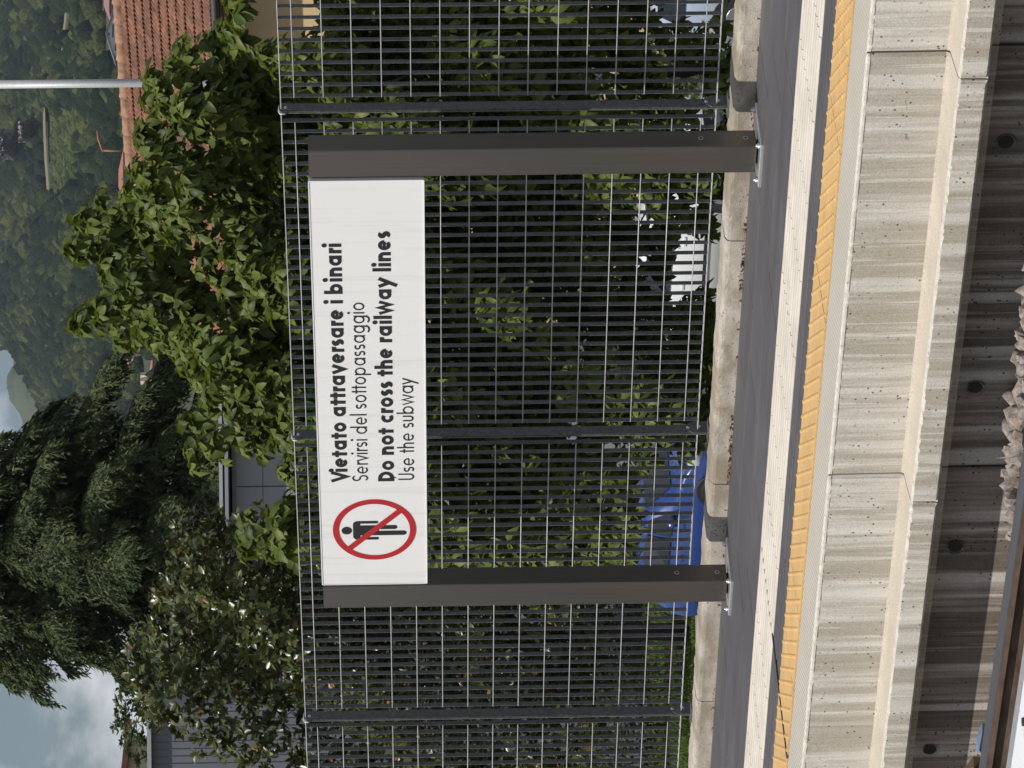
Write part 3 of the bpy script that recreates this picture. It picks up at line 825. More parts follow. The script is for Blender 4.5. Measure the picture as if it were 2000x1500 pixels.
for k in range(27000):
    X = r.uniform(640, 1580); tt = r.uniform(0, 1)**.8
    Y = 330+(terrain_crest(X)-330)*tt**.92
    if Y < -45: continue
    jx = 9*math.sin(Y*.09)+6*math.sin(Y*.23+2); jy = 7*math.sin(X*.07)+4*math.sin(X*.19)
    if any(a+jx < X < b_+jx and c_ < Y < e-2+(jy if e < 200 else 0) for a, b_, c_, e in boxes): continue
    if 1184 < X < 1268 and Y < 95 and r.random() < .86: continue
    p = terr(X, tt); s_ = r.uniform(1.8, 3.9)*(1.0 if r.random() < .88 else 1.5)
    sc = np.array([s_, s_, s_*r.uniform(.8, 1.5)])
    a_, b2 = (iv, if_) if r.random() < .25 else (iv1, if1)
    vv = a_*sc*(1+r.uniform(-.28, .28, (len(a_), 1)))
    V.append(vv+p+np.array([0, 0, s_*.35])); Q.append(b2+n); T.append(np.full(len(a_), np.clip(r.normal(.42, .17)+.22*math.sin(X*.021+Y*.017)*math.cos(Y*.05-X*.011)+(.3 if r.random() < .05 else 0), 0, .93))+r.uniform(-.15, .15, len(a_))); n += len(a_)
o = np_obj('hill_woods', np.concatenate(V), np.concatenate(Q), M['wood'], None, np.concatenate(T), smooth=False)
tag(o, 'dense dark green woodland covering the hillside behind the roofs', 'woodland', kind='stuff')
# vineyard terraces
M['vine'] = leafmat('vine_rows', (.02, .034, .011), (.045, .064, .02), (.085, .095, .036), .9, 0, .1)
M['straw'] = mat('dry_terrace_path', (.17, .15, .085), .95)
V, Q, T = [], [], []; n = 0
for q in range(13):
    Yr = 106+q*6.2+(q > 8)*3
    for X in np.arange(1124+q*1.5, 1294, 3.0):
        if r.random() < .10: continue
        if 1150 < X < 1170 and 160 < Yr < 182: continue
        p = terr(X, invY(X, Yr)); s_ = r.uniform(1.2, 2.2)
        vv = iv*np.array([s_, s_, s_*.8])*(1+r.uniform(-.3, .3, (len(iv), 1)))
        V.append(vv+p+np.array([0, 0, .6])); Q.append(if_+n*len(iv)); T.append(np.full(len(iv), np.clip(r.normal(.5, .25), 0, .93))); n += 1
tag(np_obj('vineyard', np.concatenate(V), np.concatenate(Q), M['vine'], None, np.concatenate(T)), 'terraced vineyard rows in the clearing on the hillside', 'vineyard', kind='stuff')
def strip(name, pts, w, material):
    V = []
    for (X, Y) in pts:
        for dy in (-w/2, w/2): V.append(terr(X, invY(X, Y+dy))+np.array([0, 0, 2.2]))
    Q = [(2*i, 2*i+1, 2*i+3, 2*i+2) for i in range(len(pts)-1)]
    o = np_obj(name, V, Q, material); o['kind'] = 'structure'; return o
strip('terrace_path', [(1118, 103), (1150, 101), (1185, 98), (1230, 96), (1290, 94)], 5, M['straw'])
strip('hill_road', [(1388, 130), (1410, 132), (1440, 134), (1460, 137), (1484, 139)], 4, M['straw'])
# orange crane-like mast in the vineyard
cr = thing('crane', 'thin orange crane with long jib standing at the foot of the vineyard', 'crane', terr(1205, invY(1205, 243)))
M['orange'] = mat('orange_paint', (.42, .13, .05), .6)
b = MB(); b.tube([at(1205, 243, 1040), at(1206, 200, 1040)], .25, 6); b.build('mast', M['orange'], cr)
b = MB(); b.tube([at(1203, 201, 1040), at(1228, 192, 1040), at(1245, 190, 1040)], .3, 6); b.build('jib', M['orange'], cr)

# ------------------------------------------------------------------ houses on the hill
M['hwhite'] = mat('white_render', (.62, .62, .60), .9); M['hcream'] = mat('cream_render', (.60, .54, .43), .9)
M['hgrey'] = mat('grey_render', (.26, .26, .27), .9); M['glassd'] = mat('dark_window', (.02, .022, .028), .15, 0, .6)
M['roofred'] = mat('red_roof_tiles', (.33, .13, .09), .9); M['roofgrey'] = mat('grey_roof', (.17, .18, .21), .8)
t = NT(M['roofred']); t.col(t.ramp(t.noise(t.coords((1.5, 1.5, 1.5)), 1, 4, .7), [(.3, (.26, .10, .07)), (.7, (.40, .17, .12))]))
def house(X0, X1, Yr, Ye, Yb, label, wall, roof, gable, wins, depth=9, d=None, chim=(), name='house'):
    """front faces the lens, turned slightly; ridge at Yr, eaves Ye, foot Yb"""
    d = d or 900+invY((X0+X1)/2, Yb)*1500
    A = at(X0, Yb, d); B = at(X1, Yb, d+3); ze = at(X0, Ye, d)[2]; zr = at(X0, Yr, d)[2]; zb = A[2]-4
    ux = B-A; ux[2] = 0; Lx = np.linalg.norm(ux); ux /= Lx; uy = np.array([-ux[1], ux[0], 0])
    if np.dot(uy, FW) < 0: uy = -uy
    P = lambda a, b_, z: np.array([A[0], A[1], 0])+ux*a+uy*b_+np.array([0, 0, z])
    h = thing(name, label, 'house', P(Lx/2, depth/2, zb))
    b = MB(); b.add([P(a, q, z) for z in (zb, ze) for (a, q) in ((0, 0), (Lx, 0), (Lx, depth), (0, depth))],
                    [(0, 1, 5, 4), (1, 2, 6, 5), (2, 3, 7, 6), (3, 0, 4, 7)])
    if gable: b.add([P(0, 0, ze), P(Lx, 0, ze), P(Lx/2, 0, zr-.25)], [(0, 1, 2)]); b.add([P(0, depth, ze), P(Lx, depth, ze), P(Lx/2, depth, zr-.25)], [(0, 1, 2)])
    b.build('wall', wall, h)
    b = MB(); o_ = .6; th = .25
    if gable:
        for s_ in (0, 1):
            xa = -o_ if s_ == 0 else Lx+o_; za = ze-(zr-ze)*(o_/(Lx/2))
            q = [P(xa, -o_, za), P(xa, depth+o_, za), P(Lx/2, depth+o_, zr), P(Lx/2, -o_, zr)]
            b.add(q+[v+np.array([0, 0, -th]) for v in q], [(0, 1, 2, 3), (7, 6, 5, 4), (0, 3, 7, 4), (0, 4, 5, 1), (1, 5, 6, 2)])
    else:
        hp = min(Lx, depth)/2*.9
        q = [P(-o_, -o_, ze), P(Lx+o_, -o_, ze), P(Lx+o_, depth+o_, ze), P(-o_, depth+o_, ze), P(hp, depth/2, zr), P(Lx-hp, depth/2, zr)]
        b.add(q+[v+np.array([0, 0, -th]) for v in q[:4]], [(0, 1, 5, 4), (1, 2, 5), (2, 3, 4, 5), (3, 0, 4), (0, 6, 7, 1), (1, 7, 8, 2), (6, 9, 8, 7), (3, 9, 6, 0)])
    rf = b.build('roof', roof, h)
    for (fx, w_, hh) in chim:
        a = P(Lx*fx, depth*.4, zr-.8); b = MB(); b.box(a[0]-w_/2, a[0]+w_/2, a[1]-w_/2, a[1]+w_/2, a[2], a[2]+hh); b.build('chimney', M['hcream'], rf)
    for (fa, fb, ya, yb_) in wins:
        za = at(X0, ya, d)[2]; zb2 = at(X0, yb_, d)[2]
        b = MB(); b.add([P(Lx*fa, -.06, zb2), P(Lx*fb, -.06, zb2), P(Lx*fb, -.06, za), P(Lx*fa, -.06, za), P(Lx*fa, .3, zb2), P(Lx*fb, .3, zb2), P(Lx*fb, .3, za), P(Lx*fa, .3, za)],
                        [(0, 1, 2, 3), (0, 3, 7, 4), (1, 5, 6, 2), (3, 2, 6, 7), (0, 4, 5, 1)])
        b.build('window', M['glassd'], h)
    return h
house(1395, 1475, 206, 219, 262, 'white gabled house peeping over the tiled ridge beside the metal pole', M['hwhite'], M['roofgrey'], True,
      [(.08, .22, 224, 229), (.30, .36, 223, 230), (.40, .72, 219, 222), (.45, .52, 211, 214), (.52, .60, 224, 230), (.80, .92, 221, 226)])
house(1478, 1536, 200, 213, 256, 'house with a dusty pink roof and grey walls above the tiled ridge at the right', M['hgrey'], mat('pink_roof', (.30, .15, .14), .9), False,
      [(.1, .2, 218, 222), (.3, .4, 218, 222), (.55, .65, 218, 222)])
house(1118, 1202, 229, 240, 275, 'long low house with a red roof left of the tiled ridge', M['hgrey'], M['roofred'], False, [(.1, .2, 244, 250), (.5, .6, 244, 250)])
house(798, 846, 241, 250, 276, 'cream house with a small red hipped roof between the broadleaf tree tops', M['hcream'], M['roofred'], False, [(.3, .4, 263, 267), (.55, .62, 255, 259)])
house(738, 802, 286, 297, 330, 'long house roofed in red with two small chimneys below the cream house', M['hgrey'], M['roofred'], False, [], chim=((.42, 1.2, 2.6), (.60, 1.2, 2.6)), d=930)
house(690, 732, 265, 272, 300, 'pale little house with a flat red roof half hidden by the cedar', M['hgrey'], M['roofred'], False, [(.3, .6, 276, 282)], d=960)
house(-20, 62, 225, 238, 300, 'cream house with a terracotta roof standing beyond the grey warehouse', M['hcream'], M['roofred'], False, [(.5, .6, 248, 256)], d=170, depth=9)

# ------------------------------------------------------------------ the tiled house
th_ = thing('tiled_house', 'ochre house under a hipped roof of weathered terracotta tiles', 'house', (-26, 46, ZG))
M['peach'] = mat('ochre_plaster', (.60, .44, .24), .9)
t = NT(M['peach']); t.col(t.ramp(t.noise(t.coords((1.2, 1.2, 1.2)), 1, 6, .6), [(.3, (.54, .39, .21)), (.7, (.64, .47, .27))]))
M['terra'] = mat('terracotta_tile', (.30, .15, .10), .9)
t = NT(M['terra']); oi = t.n('ShaderNodeObjectInfo')
c = t.ramp(t.noise(t.coords((6, 6, 6)), 1, 6, .7), [(.28, (.085, .045, .03)), (.5, (.21, .10, .062)), (.75, (.33, .17, .105))])
c = t.mix(.45, c, t.ramp(oi.outputs['Random'], [(0, g3(.22)), (.3, (.42, .40, .38)), (.6, g3(.5)), (1, (.74, .64, .56))]), 'OVERLAY')
t.col(c)
M['soffit'] = mat('brown_soffit', (.11, .08, .06), .8)
ye, ze, yr, zr = 39.3, 4.70, 42.5, 6.62; xl, xr = -34.8, -18.0
MB().box(xl+.9, xr-.9, ye+.9, 2*yr-ye-.9, ZG, ze-.02).build('wall', M['peach'], th_)
MB().box(xl+.05, xr-.05, ye+.05, 2*yr-ye-.05, ze-.12, ze-.03).build('soffit', M['soffit'], th_)
b = MB()
for i in range(40):   # half round gutter
    pass
b.tube([(xl, ye-.06, ze-.03), (xr, ye-.06, ze-.03)], .07, 8); b.build('gutter', mat('dark_gutter', (.04, .036, .033), .6), th_)
hx = yr-ye
b = MB(); dz = -.10
q = [(xl, ye, ze+dz), (xr, ye, ze+dz), (xr, 2*yr-ye, ze+dz), (xl, 2*yr-ye, ze+dz), (xl+hx, yr, zr+dz), (xr-hx, yr, zr+dz)]
b.add(q, [(0, 1, 5, 4), (1, 2, 5), (2, 3, 4, 5), (3, 0, 4)]); rf = b.build('roof', mat('roof_underlay', (.05, .03, .02), .95), th_)
# one tile: two rolls, lower edge raised
def tile_mesh():
    w, L_ = .205, .40; n = 9; vs = []
    for j, (s_, lift) in enumerate(((0, .045), (L_, .0))):
        for i in range(n):
            x = -w/2+w*i/(n-1); z = .032*abs(math.sin(math.pi*2*(i/(n-1))))**.8
            vs.append((x, s_, z+lift))
    for i in range(n): vs.append((-w/2+w*i/(n-1), 0, .032*abs(math.sin(2*math.pi*i/(n-1)))**.8+.045-.022))
    fs = [(i, i+1, n+i+1, n+i) for i in range(n-1)] + [(2*n+i, 2*n+i+1, i+1, i) for i in range(n-1)]
    b = MB(); b.add(vs, fs); return b.mesh('roof_tile', M['terra'])
tme = tile_mesh(); slope = math.atan2(zr-ze, yr-ye); SL = math.hypot(zr-ze, yr-ye); rows = 11; st = SL/rows
far_tiles = []; ntile = 0
tv = np.array([v.co[:] for v in tme.vertices]); tq = np.array([p.vertices[:] for p in tme.polygons])
cand = []
for r_ in range(rows):
    s_ = r_*st; yy = ye+s_*math.cos(slope); zz = ze+s_*math.sin(slope); inset = yy-ye
    x = xl+inset+.1
    while x < xr-inset-.1:
        X_ = np.dot(np.array([x, yy, zz])-CAM, RT)/np.dot(np.array([x, yy, zz])-CAM, FW)*FPX+750
        cand.append((x+random.uniform(-.004, .004), yy, zz+random.uniform(-.004, .004), X_)); x += .208
vis = [c_ for c_ in cand if c_[3] > 1150 and c_[3] < 1512]; vis.sort(key=lambda c_: -c_[2]); keep = vis[:290]; ks = set(id(c_) for c_ in keep)
for c_ in keep: inst('roof_tile', tme, rf, c_[:3], (slope, 0, random.uniform(-.015, .015)))
V, Q = [], []; n = 0; cs, sn = math.cos(slope), math.sin(slope); RX = np.array([[1, 0, 0], [0, cs, -sn], [0, sn, cs]])
for c_ in cand:
    if id(c_) in ks: continue
    V.append(tv@RX.T+np.array(c_[:3])); Q.append(tq+n*len(tv)); n += 1
np_obj('tile_courses', np.concatenate(V), np.concatenate(Q), M['terra'], rf, kind='stuff')
# ridge and hip tiles
def ridge_tile(p, q, r0=.12):
    b = MB(); b.tube([p, p+(q-p)*.12, q], [r0*1.16, r0*1.02, r0*.95], 10); b.build('ridge_tile', M['ridge'], rf)
M['ridge'] = mat('ridge_terracotta', (.42, .22, .13), .9)
t = NT(M['ridge']); t.col(t.ramp(t.noise(t.coords((7, 7, 7)), 1, 6, .7), [(.3, (.15, .10, .07)), (.5, (.34, .19, .12)), (.75, (.46, .28, .17))]))
P0 = np.array([xl+hx, yr, zr+.02]); P1 = np.array([xr-hx, yr, zr+.02]); n = int((P1-P0)[0]/.42)
for i in range(n): ridge_tile(P0+(P1-P0)*i/n, P0+(P1-P0)*(i+1)/n)
P0 = np.array([xl, ye, ze+.03]); P1 = np.array([xl+hx, yr, zr+.02]); n = 11
for i in range(n): ridge_tile(P1+(P0-P1)*i/n, P1+(P0-P1)*(i+1)/n)

# ------------------------------------------------------------------ grey buildings
M['panelgrey'] = mat('grey_cladding_panel', (.33, .345, .355), .6)
M['bandgrey'] = mat('blue_grey_fascia', (.30, .315, .355), .55)
def face_frame(X0, X1, d):
    A = at(X0, 800, d); B = at(X1, 800, d); u = B-A; u[2] = 0; L_ = np.linalg.norm(u); u /= L_; v = np.array([-u[1], u[0], 0])
    if np.dot(v, FW) < 0: v = -v
    return A, u, v, L_
def zat(Y, d): return at(600, Y, d)[2]
def obox(b, A, u, v, a0, a1, q0, q1, z0, z1, mi=0):
    P = lambda a, q, z: np.array([A[0], A[1], 0])+u*a+v*q+np.array([0, 0, z])
    vs = [P(a, q, z) for z in (z0, z1) for q in (q0, q1) for a in (a0, a1)]
    return b.add(vs, [(0, 2, 3, 1), (4, 5, 7, 6), (0, 1, 5, 4), (2, 6, 7, 3), (0, 4, 6, 2), (1, 3, 7, 5)], mi)
d = 74; A, u, v, L_ = face_frame(395, 712, d)
gb = thing('panelled_building', 'grey panelled flat roofed building half hidden behind the magnolia and the broadleaf tree', 'building', (*(A[:2]+u[:2]*L_/2), ZG))
b = MB(); obox(b, A, u, v, 0, L_, .25, 9, ZG, zat(452, d)); b.build('wall', M['bandgrey'], gb)
b = MB(); obox(b, A, u, v, -.1, L_+.1, -.05, 9.1, zat(435, d), zat(428, d)); b.build('coping', M['panelgrey'], gb)
b = MB(); obox(b, A, u, v, 0, L_, .1, 9, zat(440, d), zat(435, d)-.005); b.build('shadow_gap', M['joint'], gb)
b = MB(); obox(b, A, u, v, -.05, L_*.66, -.30, 9, zat(447, d), zat(440, d)-.003); obox(b, A, u, v, L_*.66+.02, L_+.05, -.30, 9, zat(447, d), zat(440, d)-.003); b.build('fascia', M['bandgrey'], gb)
ys = [460.5, 513, 566, 620, 674, 728]
for j in range(5):
    for i in range(4):
        b = MB(); a0 = L_*i/4+.012; a1 = L_*(i+1)/4-.012
        obox(b, A, u, v, a0, a1, .18, .26, zat(ys[j+1], d)+.012, zat(ys[j], d)); b.build('cladding_panel', M['panelgrey'], gb)
d = 72; A, u, v, L_ = face_frame(-300, 128, d)
wh = thing('clad_warehouse', 'tall grey warehouse with ribbed metal cladding seen left behind the magnolia', 'building', (*(A[:2]+u[:2]*L_/2), ZG))
b = MB(); obox(b, A, u, v, 0, L_, .05, 10, ZG, zat(290, d)); b.build('wall', M['bandgrey'], wh)
b = MB(); obox(b, A, u, v, -.1, L_+.1, -.15, 10.1, zat(290, d), zat(282, d)); b.build('coping', M['panelgrey'], wh)
M['clad'] = mat('blue_grey_metal_cladding', (.145, .155, .18), .6, .0)
n = 30
for i in range(n):
    a0 = L_*i/n; b = MB(); z0, z1 = ZG, zat(290, d)-.02
    P = lambda a, q, z: np.array([A[0], A[1], 0])+u*a+v*q+np.array([0, 0, z])
    w_ = L_/n; b.add([P(a0+w_*f, q, z) for z in (z0, z1) for f, q in ((0, .018), (.04, .0), (.10, .0), (.14, .016), (1, .016))],
                    [(0, 1, 6, 5), (1, 2, 7, 6), (2, 3, 8, 7), (3, 4, 9, 8)])
    b.build('cladding_sheet', M['clad'], wh)

# ------------------------------------------------------------------ pole
pl = thing('metal_pole', 'tall galvanised metal pole rising behind the trees at the right', 'pole', at(1350, 1400, 46))
p0 = at(1350, 1400, 46); p1 = at(1349, -160, 46)
M['pole'] = galv('galvanised_pole', (.40, .43, .46), .55, .3)
b = MB(); b.tube([(p0[0], p0[1], ZG), (p0[0], p0[1], at(0, 255, 46)[2]), (p0[0], p0[1], at(0, 3, 46)[2])], [.056, .054, .052], 16); b.build('shaft', M['pole'], pl)
b = MB(); b.tube([(p0[0], p0[1], at(0, 4, 46)[2]), (p0[0], p0[1], p1[2])], [.042, .040], 16); b.build('upper_shaft', M['pole'], pl)
b = MB(); b.tube([(p0[0], p0[1], at(0, 6, 46)[2]), (p0[0], p0[1], at(0, 1, 46)[2])], [.057, .044], 16); b.build('collar', M['pole'], pl)

# ------------------------------------------------------------------ foliage machinery
def leaf_tpl(st, ws, fold=.18, droop=.25, wav=0.0):
    V = []; n = len(st)
    for i, (t_, w_) in enumerate(zip(st, ws)):
        z0 = -droop*t_*t_; f = fold*w_*(1 + (wav if i % 2 else -wav))
        V += [(t_, -w_, z0+f), (t_, 0, z0), (t_, w_, z0+f)]
    Q = []
    for i in range(n-1):
        a = i*3; Q += [(a, a+3, a+4, a+1), (a+1, a+4, a+5, a+2)]
    return np.array(V, float), np.array(Q)
BROAD = [leaf_tpl([0, .2, .42, .62, .83, 1.0], [.015, .19, .29, .30, .18, .012], .4, dr, .45) for dr in (.2, .45, .75)]
MAGN = [leaf_tpl([0, .3, .7, 1.0], [.02, .21, .21, .01], .2, dr) for dr in (.05, .2)]
SMALL = [leaf_tpl([0, .45, 1.0], [.02, .26, .01], .2, .2)]
def unit(a): return a/(np.linalg.norm(a, axis=-1, keepdims=True)+1e-9)
def whorls(P, A, n, length, spread, r, jitter=.3):
    """n leaves round every axis A at P. spread: angle from the axis (deg)"""
    N = len(P); t1 = unit(np.cross(A, np.tile([0.3, .5, .81], (N, 1)))); t2 = np.cross(A, t1)
    ph0 = r.uniform(0, 6.28, N); out = []
    for k in range(n):
        ph = ph0+2*math.pi*k/n+r.normal(0, .2, N); th = np.radians(spread+r.normal(0, 14, N))
        rad = t1*np.cos(ph)[:, None]+t2*np.sin(ph)[:, None]
        dirx = unit(A*np.cos(th)[:, None]+rad*np.sin(th)[:, None]+r.normal(0, jitter*.3, (N, 3)))
        nz = unit(A*np.sin(th)[:, None]-rad*np.cos(th)[:, None]+r.normal(0, jitter*.6, (N, 3)))
        nz = unit(nz-dirx*np.sum(nz*dirx, 1)[:, None])
        L_ = length*r.uniform(.7, 1.15, N)
        out.append((P+rad*length*.04, dirx, nz, L_))
    return [np.concatenate([o[i] for o in out]) for i in range(4)]
def leaves_to_mesh(tpls, P, X, Z, L_, tint, r):
    Y = np.cross(Z, X); Vs, Qs, Ts = [], [], []; off = 0
    ch = r.integers(0, len(tpls), len(P))
    for k, (tv_, tq_) in enumerate(tpls):
        m_ = ch == k; n_ = m_.sum()
        if n_ == 0: continue
        p, x, y, z, l = P[m_], X[m_], Y[m_], Z[m_], L_[m_]
        V = p[:, None, :]+l[:, None, None]*(tv_[None, :, 0:1]*x[:, None, :]+tv_[None, :, 1:2]*y[:, None, :]+tv_[None, :, 2:3]*z[:, None, :])
        Q = tq_[None]+(np.arange(n_)*len(tv_))[:, None, None]+off
        Vs.append(V.reshape(-1, 3)); Qs.append(Q.reshape(-1, 4)); Ts.append(np.repeat(tint[m_], len(tv_))); off += n_*len(tv_)
    return np.concatenate(Vs), np.concatenate(Qs), np.concatenate(Ts)
def single_leaves(tree, tpls, P, X, Z, L_, tint, material, idx):
    """the largest showing leaves as objects of their own, sharing a few meshes"""
    Y = np.cross(Z, X); mes = {}
    pw = _wl[tree.name]
    for i in idx:
        k = (int(i) % len(tpls), int(np.clip(tint[i], 0, .999)*6))
        if k not in mes:
            tv_, tq_ = tpls[k[0]]
            mes[k] = np_mesh('leaf', tv_, tq_, material, np.full(len(tv_), (k[1]+.5)/6))
        o = bpy.data.objects.new('leaf', mes[k]); COL.objects.link(o); o.parent = tree
        p = P[i]-pw; l = L_[i]
        o.matrix_local = Matrix(((X[i][0]*l, Y[i][0]*l, Z[i][0]*l, p[0]), (X[i][1]*l, Y[i][1]*l, Z[i][1]*l, p[1]), (X[i][2]*l, Y[i][2]*l, Z[i][2]*l, p[2]), (0, 0, 0, 1)))
def lobes_in(topf, X0, X1, Ybot, rpx, n, r, reject=None):
    pts = []; tries = 0
    while len(pts) < n and tries < n*60:
        tries += 1; X = r.uniform(X0, X1); rr_ = rpx*r.uniform(.6, 1.25)
        top = max(topf(X), topf(X-rr_*.6)-8, topf(X+rr_*.6)-8); Y = r.uniform(top+rr_*.75, Ybot(X) if callable(Ybot) else Ybot)
        if Y < top+rr_*.75: continue
        if reject is not None and reject(X, Y, rr_): continue
        if any((X-a)**2+(Y-b_)**2 < (.62*(rr_+c_)*.8)**2 for a, b_, c_ in pts): continue
        pts.append((X, Y, rr_))
    return pts
TOCAM = -HF
def clump_tree(name, label, cat, lobes, dfun, leaf, tpls, material, nwh, nleaf, spread, r, trunk_X, trunk_d, group=None, fill=None,
               singles=300, up=.55, sunny=.35, trunk_r=.16, branch=True, stretch=1.0, tmean=.5, zg=ZG):
    base = at(trunk_X, 1000, trunk_d); base[2] = zg
    tree = thing(name, label, cat, base, group)
    P, A, LB = [], [], []; cents = []
    for li, (X, Y, rp) in enumerate(lobes):
        d = dfun(X, Y); c_ = at(X, Y, d); R_ = rp/FPX*d; cents.append((c_, R_))
        n_ = max(4, int(nwh*(rp/55)**2)); v_ = unit(r.normal(size=(n_*3, 3)))
        s_ = v_@unit(np.array(TOCAM*1.0+np.array([0, 0, .35])+SUNV*.5)); v_ = v_[s_ > -.25][:n_]
        rad = R_*r.uniform(.45, 1.05, len(v_))[:, None]
        P.append(c_+v_*rad*np.array([1, 1, stretch])); A.append(unit(v_*(1-up)+np.array([0, 0, 1.0])*up+SUNV*sunny*.5+r.normal(0, .22, (len(v_), 3)))); LB += [li]*len(v_)
    P = np.concatenate(P); A = np.concatenate(A)
    LP, LX, LZ, LL = whorls(P, A, nleaf, leaf, spread, r)
    tint = np.clip(r.normal(tmean, .22, len(LP)), 0, .999)
    # which leaves show largest: outermost towards the lens, above the fence
    dd = (LP-CAM)@FW; Xp = (LP-CAM)@RT/dd*FPX+750; Yp = 1000-(LP-CAM)@UP/dd*FPX
    score = dd-LL*8+np.where(Yp > 560, 2.0, 0)+np.where((Xp < 0) | (Xp > 1500) | (Yp < 0), 50, 0)
    idx = np.argsort(score)[:singles]; keep = np.ones(len(LP), bool); keep[idx] = False
    single_leaves(tree, tpls, LP, LX, LZ, LL, tint, material, idx)
    Pk, Xk, Zk, Lk, Tk = LP[keep], LX[keep], LZ[keep], LL[keep], tint[keep]
    if fill:
        nf, dd0, dd1, regs = fill; FP_ = []
        while len(FP_) < nf:
            (xa, xb, ya, yb_) = regs[r.integers(0, len(regs))]; X = r.uniform(xa, xb); Y = r.uniform(ya, yb_)
            if X > 1400 and Y < 640: continue
            if 505 < X < 645 and 400 < Y < 585: continue
            FP_.append(at(X, Y, dfun(X, Y)+r.uniform(dd0, dd1)))
        FP_ = np.array(FP_); fx = unit(r.normal(size=(nf, 3))); fx[:, 2] = -abs(fx[:, 2])*.6; fx = unit(fx)
        fz = unit(r.normal(size=(nf, 3))+np.array([0, 0, 1.2])); fz = unit(fz-fx*np.sum(fz*fx, 1)[:, None])
        Pk = np.concatenate([Pk, FP_]); Xk = np.concatenate([Xk, fx]); Zk = np.concatenate([Zk, fz])
        Lk = np.concatenate([Lk, np.full(nf, leaf)*r.uniform(.8, 1.3, nf)]); Tk = np.concatenate([Tk, r.uniform(.1, .5, nf)])  # filler inside the crown tinted darker, its shade put into the colour
    V, Q, T = leaves_to_mesh(tpls, Pk, Xk, Zk, Lk, Tk, r)
    np_obj('foliage', V, Q, material, tree, T, 'stuff')
    # trunk and limbs
    top = max(c_[0][2] for c_ in cents)
    h0 = zg; h1 = zg+(top-zg)*.62; cx = np.mean([c_[0][0] for c_ in cents]); cy = np.mean([c_[0][1] for c_ in cents])
    bx, by = base[0], base[1]
    tp = [(bx, by, h0), (bx+.05, by, h0+(h1-h0)*.3), (bx+(cx-bx)*.3, by+(cy-by)*.3, h0+(h1-h0)*.65), (bx+(cx-bx)*.7, by+(cy-by)*.7+.5, h1)]
    b = MB(); b.tube(tp, [trunk_r, trunk_r*.8, trunk_r*.6, trunk_r*.35], 10); b.build('trunk', M['bark'], tree)
    if branch:
        b = MB(); sel = [i for i in range(0, len(cents), max(1, len(cents)//26)) if lobes[i][1] < 800 and lobes[i][1] > 330]
        for i in sel:
            c_, R_ = cents[i]; k = min(.98, max(.15, (c_[2]-h0-.5)/(h1-h0+1e-6)))
            j = k*(len(tp)-1); a_ = int(min(j, len(tp)-2)); s0 = np.array(tp[a_])+(np.array(tp[a_+1])-np.array(tp[a_]))*(j-a_)
            mid = (s0+c_)/2+np.array([0, 0, -.25])+r.normal(0, .08, 3)
            b.tube([s0, mid, mid*.25+c_*.75], [.02, .014, .006], 6)
        b.build('limbs', M['bark'], tree)
    return tree

# ------------------------------------------------------------------ the broadleaf trees
TX = [380, 400, 405, 490, 510, 560, 576, 663, 720, 760, 795, 812, 820, 840, 862, 905, 915, 935, 978, 985, 1000, 1080, 1085, 1125, 1132, 1170, 1258, 1275, 1300, 1370, 1385, 1390, 1420, 1440, 1450, 1500, 1600]
TY = [600, 540, 462, 457, 520, 470, 345, 345, 375, 365, 330, 290, 195, 150, 128, 135, 160, 185, 180, 115, 108, 112, 175, 190, 248, 250, 256, 290, 275, 272, 283, 315, 325, 395, 437, 437, 430]
def topB(X): return float(np.interp(X, TX, TY))
def rej(X, Y, rr_):
    if 640-rr_*.3 > X and Y > 1235: return True
    if 905 < X < 1050 and Y > 1290: return True
    if 1235 < X < 1310 and Y > 1330: return True
    if X > 1425 and Y > 1290: return True
    if 1400 < X and 470 < Y < 635: return True
    if X < 560 and 560 < Y < 640 and X < 440: return True
    if 510 < X < 640 and 415 < Y < 575: return True
    if 655 <= X < 720 and 430 < Y < 540: return random.random() < .5
    if 1270 < X < 1430 and 300 < Y < 420: return random.random() < .35
    return False
def nz2(X, Y, s=1.0): return math.sin(X*.011*s+1.3)*math.cos(Y*.013*s-.7)+.6*math.sin(X*.027*s+Y*.019*s)
def dB(base):
    return lambda X, Y: base+.9*nz2(X, Y)+np.clip((Y-600)/500, 0, 1.6)*.5
fillreg = lambda a, b_: [(a, b_, 600, 1000), (a, b_, 850, 1400), (a+30, b_-30, 470, 700)]
specs = [('broadleaf_tree', 'leftmost big leaved green tree, half over the grey building and behind the pictogram', 400, 760, 29.5, 700, 101),
         ('broadleaf_tree', 'tallest big leaved green tree with two pointed tops, behind the middle of the sign', 760, 1135, 30.0, 860, 102),
         ('broadleaf_tree', 'rightmost big leaved green tree in front of the tiled roof and the metal pole', 1135, 1590, 29.0, 1362, 103)]
for nm, lab, xa, xb, dd_, tx, sd in specs:
    r = np.random.default_rng(sd); random.seed(sd)
    lb = lobes_in(topB, xa, xb, 1410, 42, 420, r, rej)
    lo = [q for q in lb if not (q[1] > 1050 and r.random() < .25)]
    clump_tree(nm, lab, 'tree', lo, dB(dd_), .122, BROAD, M['broad'], 21, 6, 98, r, tx, dd_+1.2, 'big leaved trees behind the fence',
               trunk_r=.085, fill=(5200, .5, 3.2, [q for q in [(xa, xb, 650, 1230), (xa, xb, 560, 1100), (max(xa, 700), xb, 480, 800)] if q[1] > q[0]]))
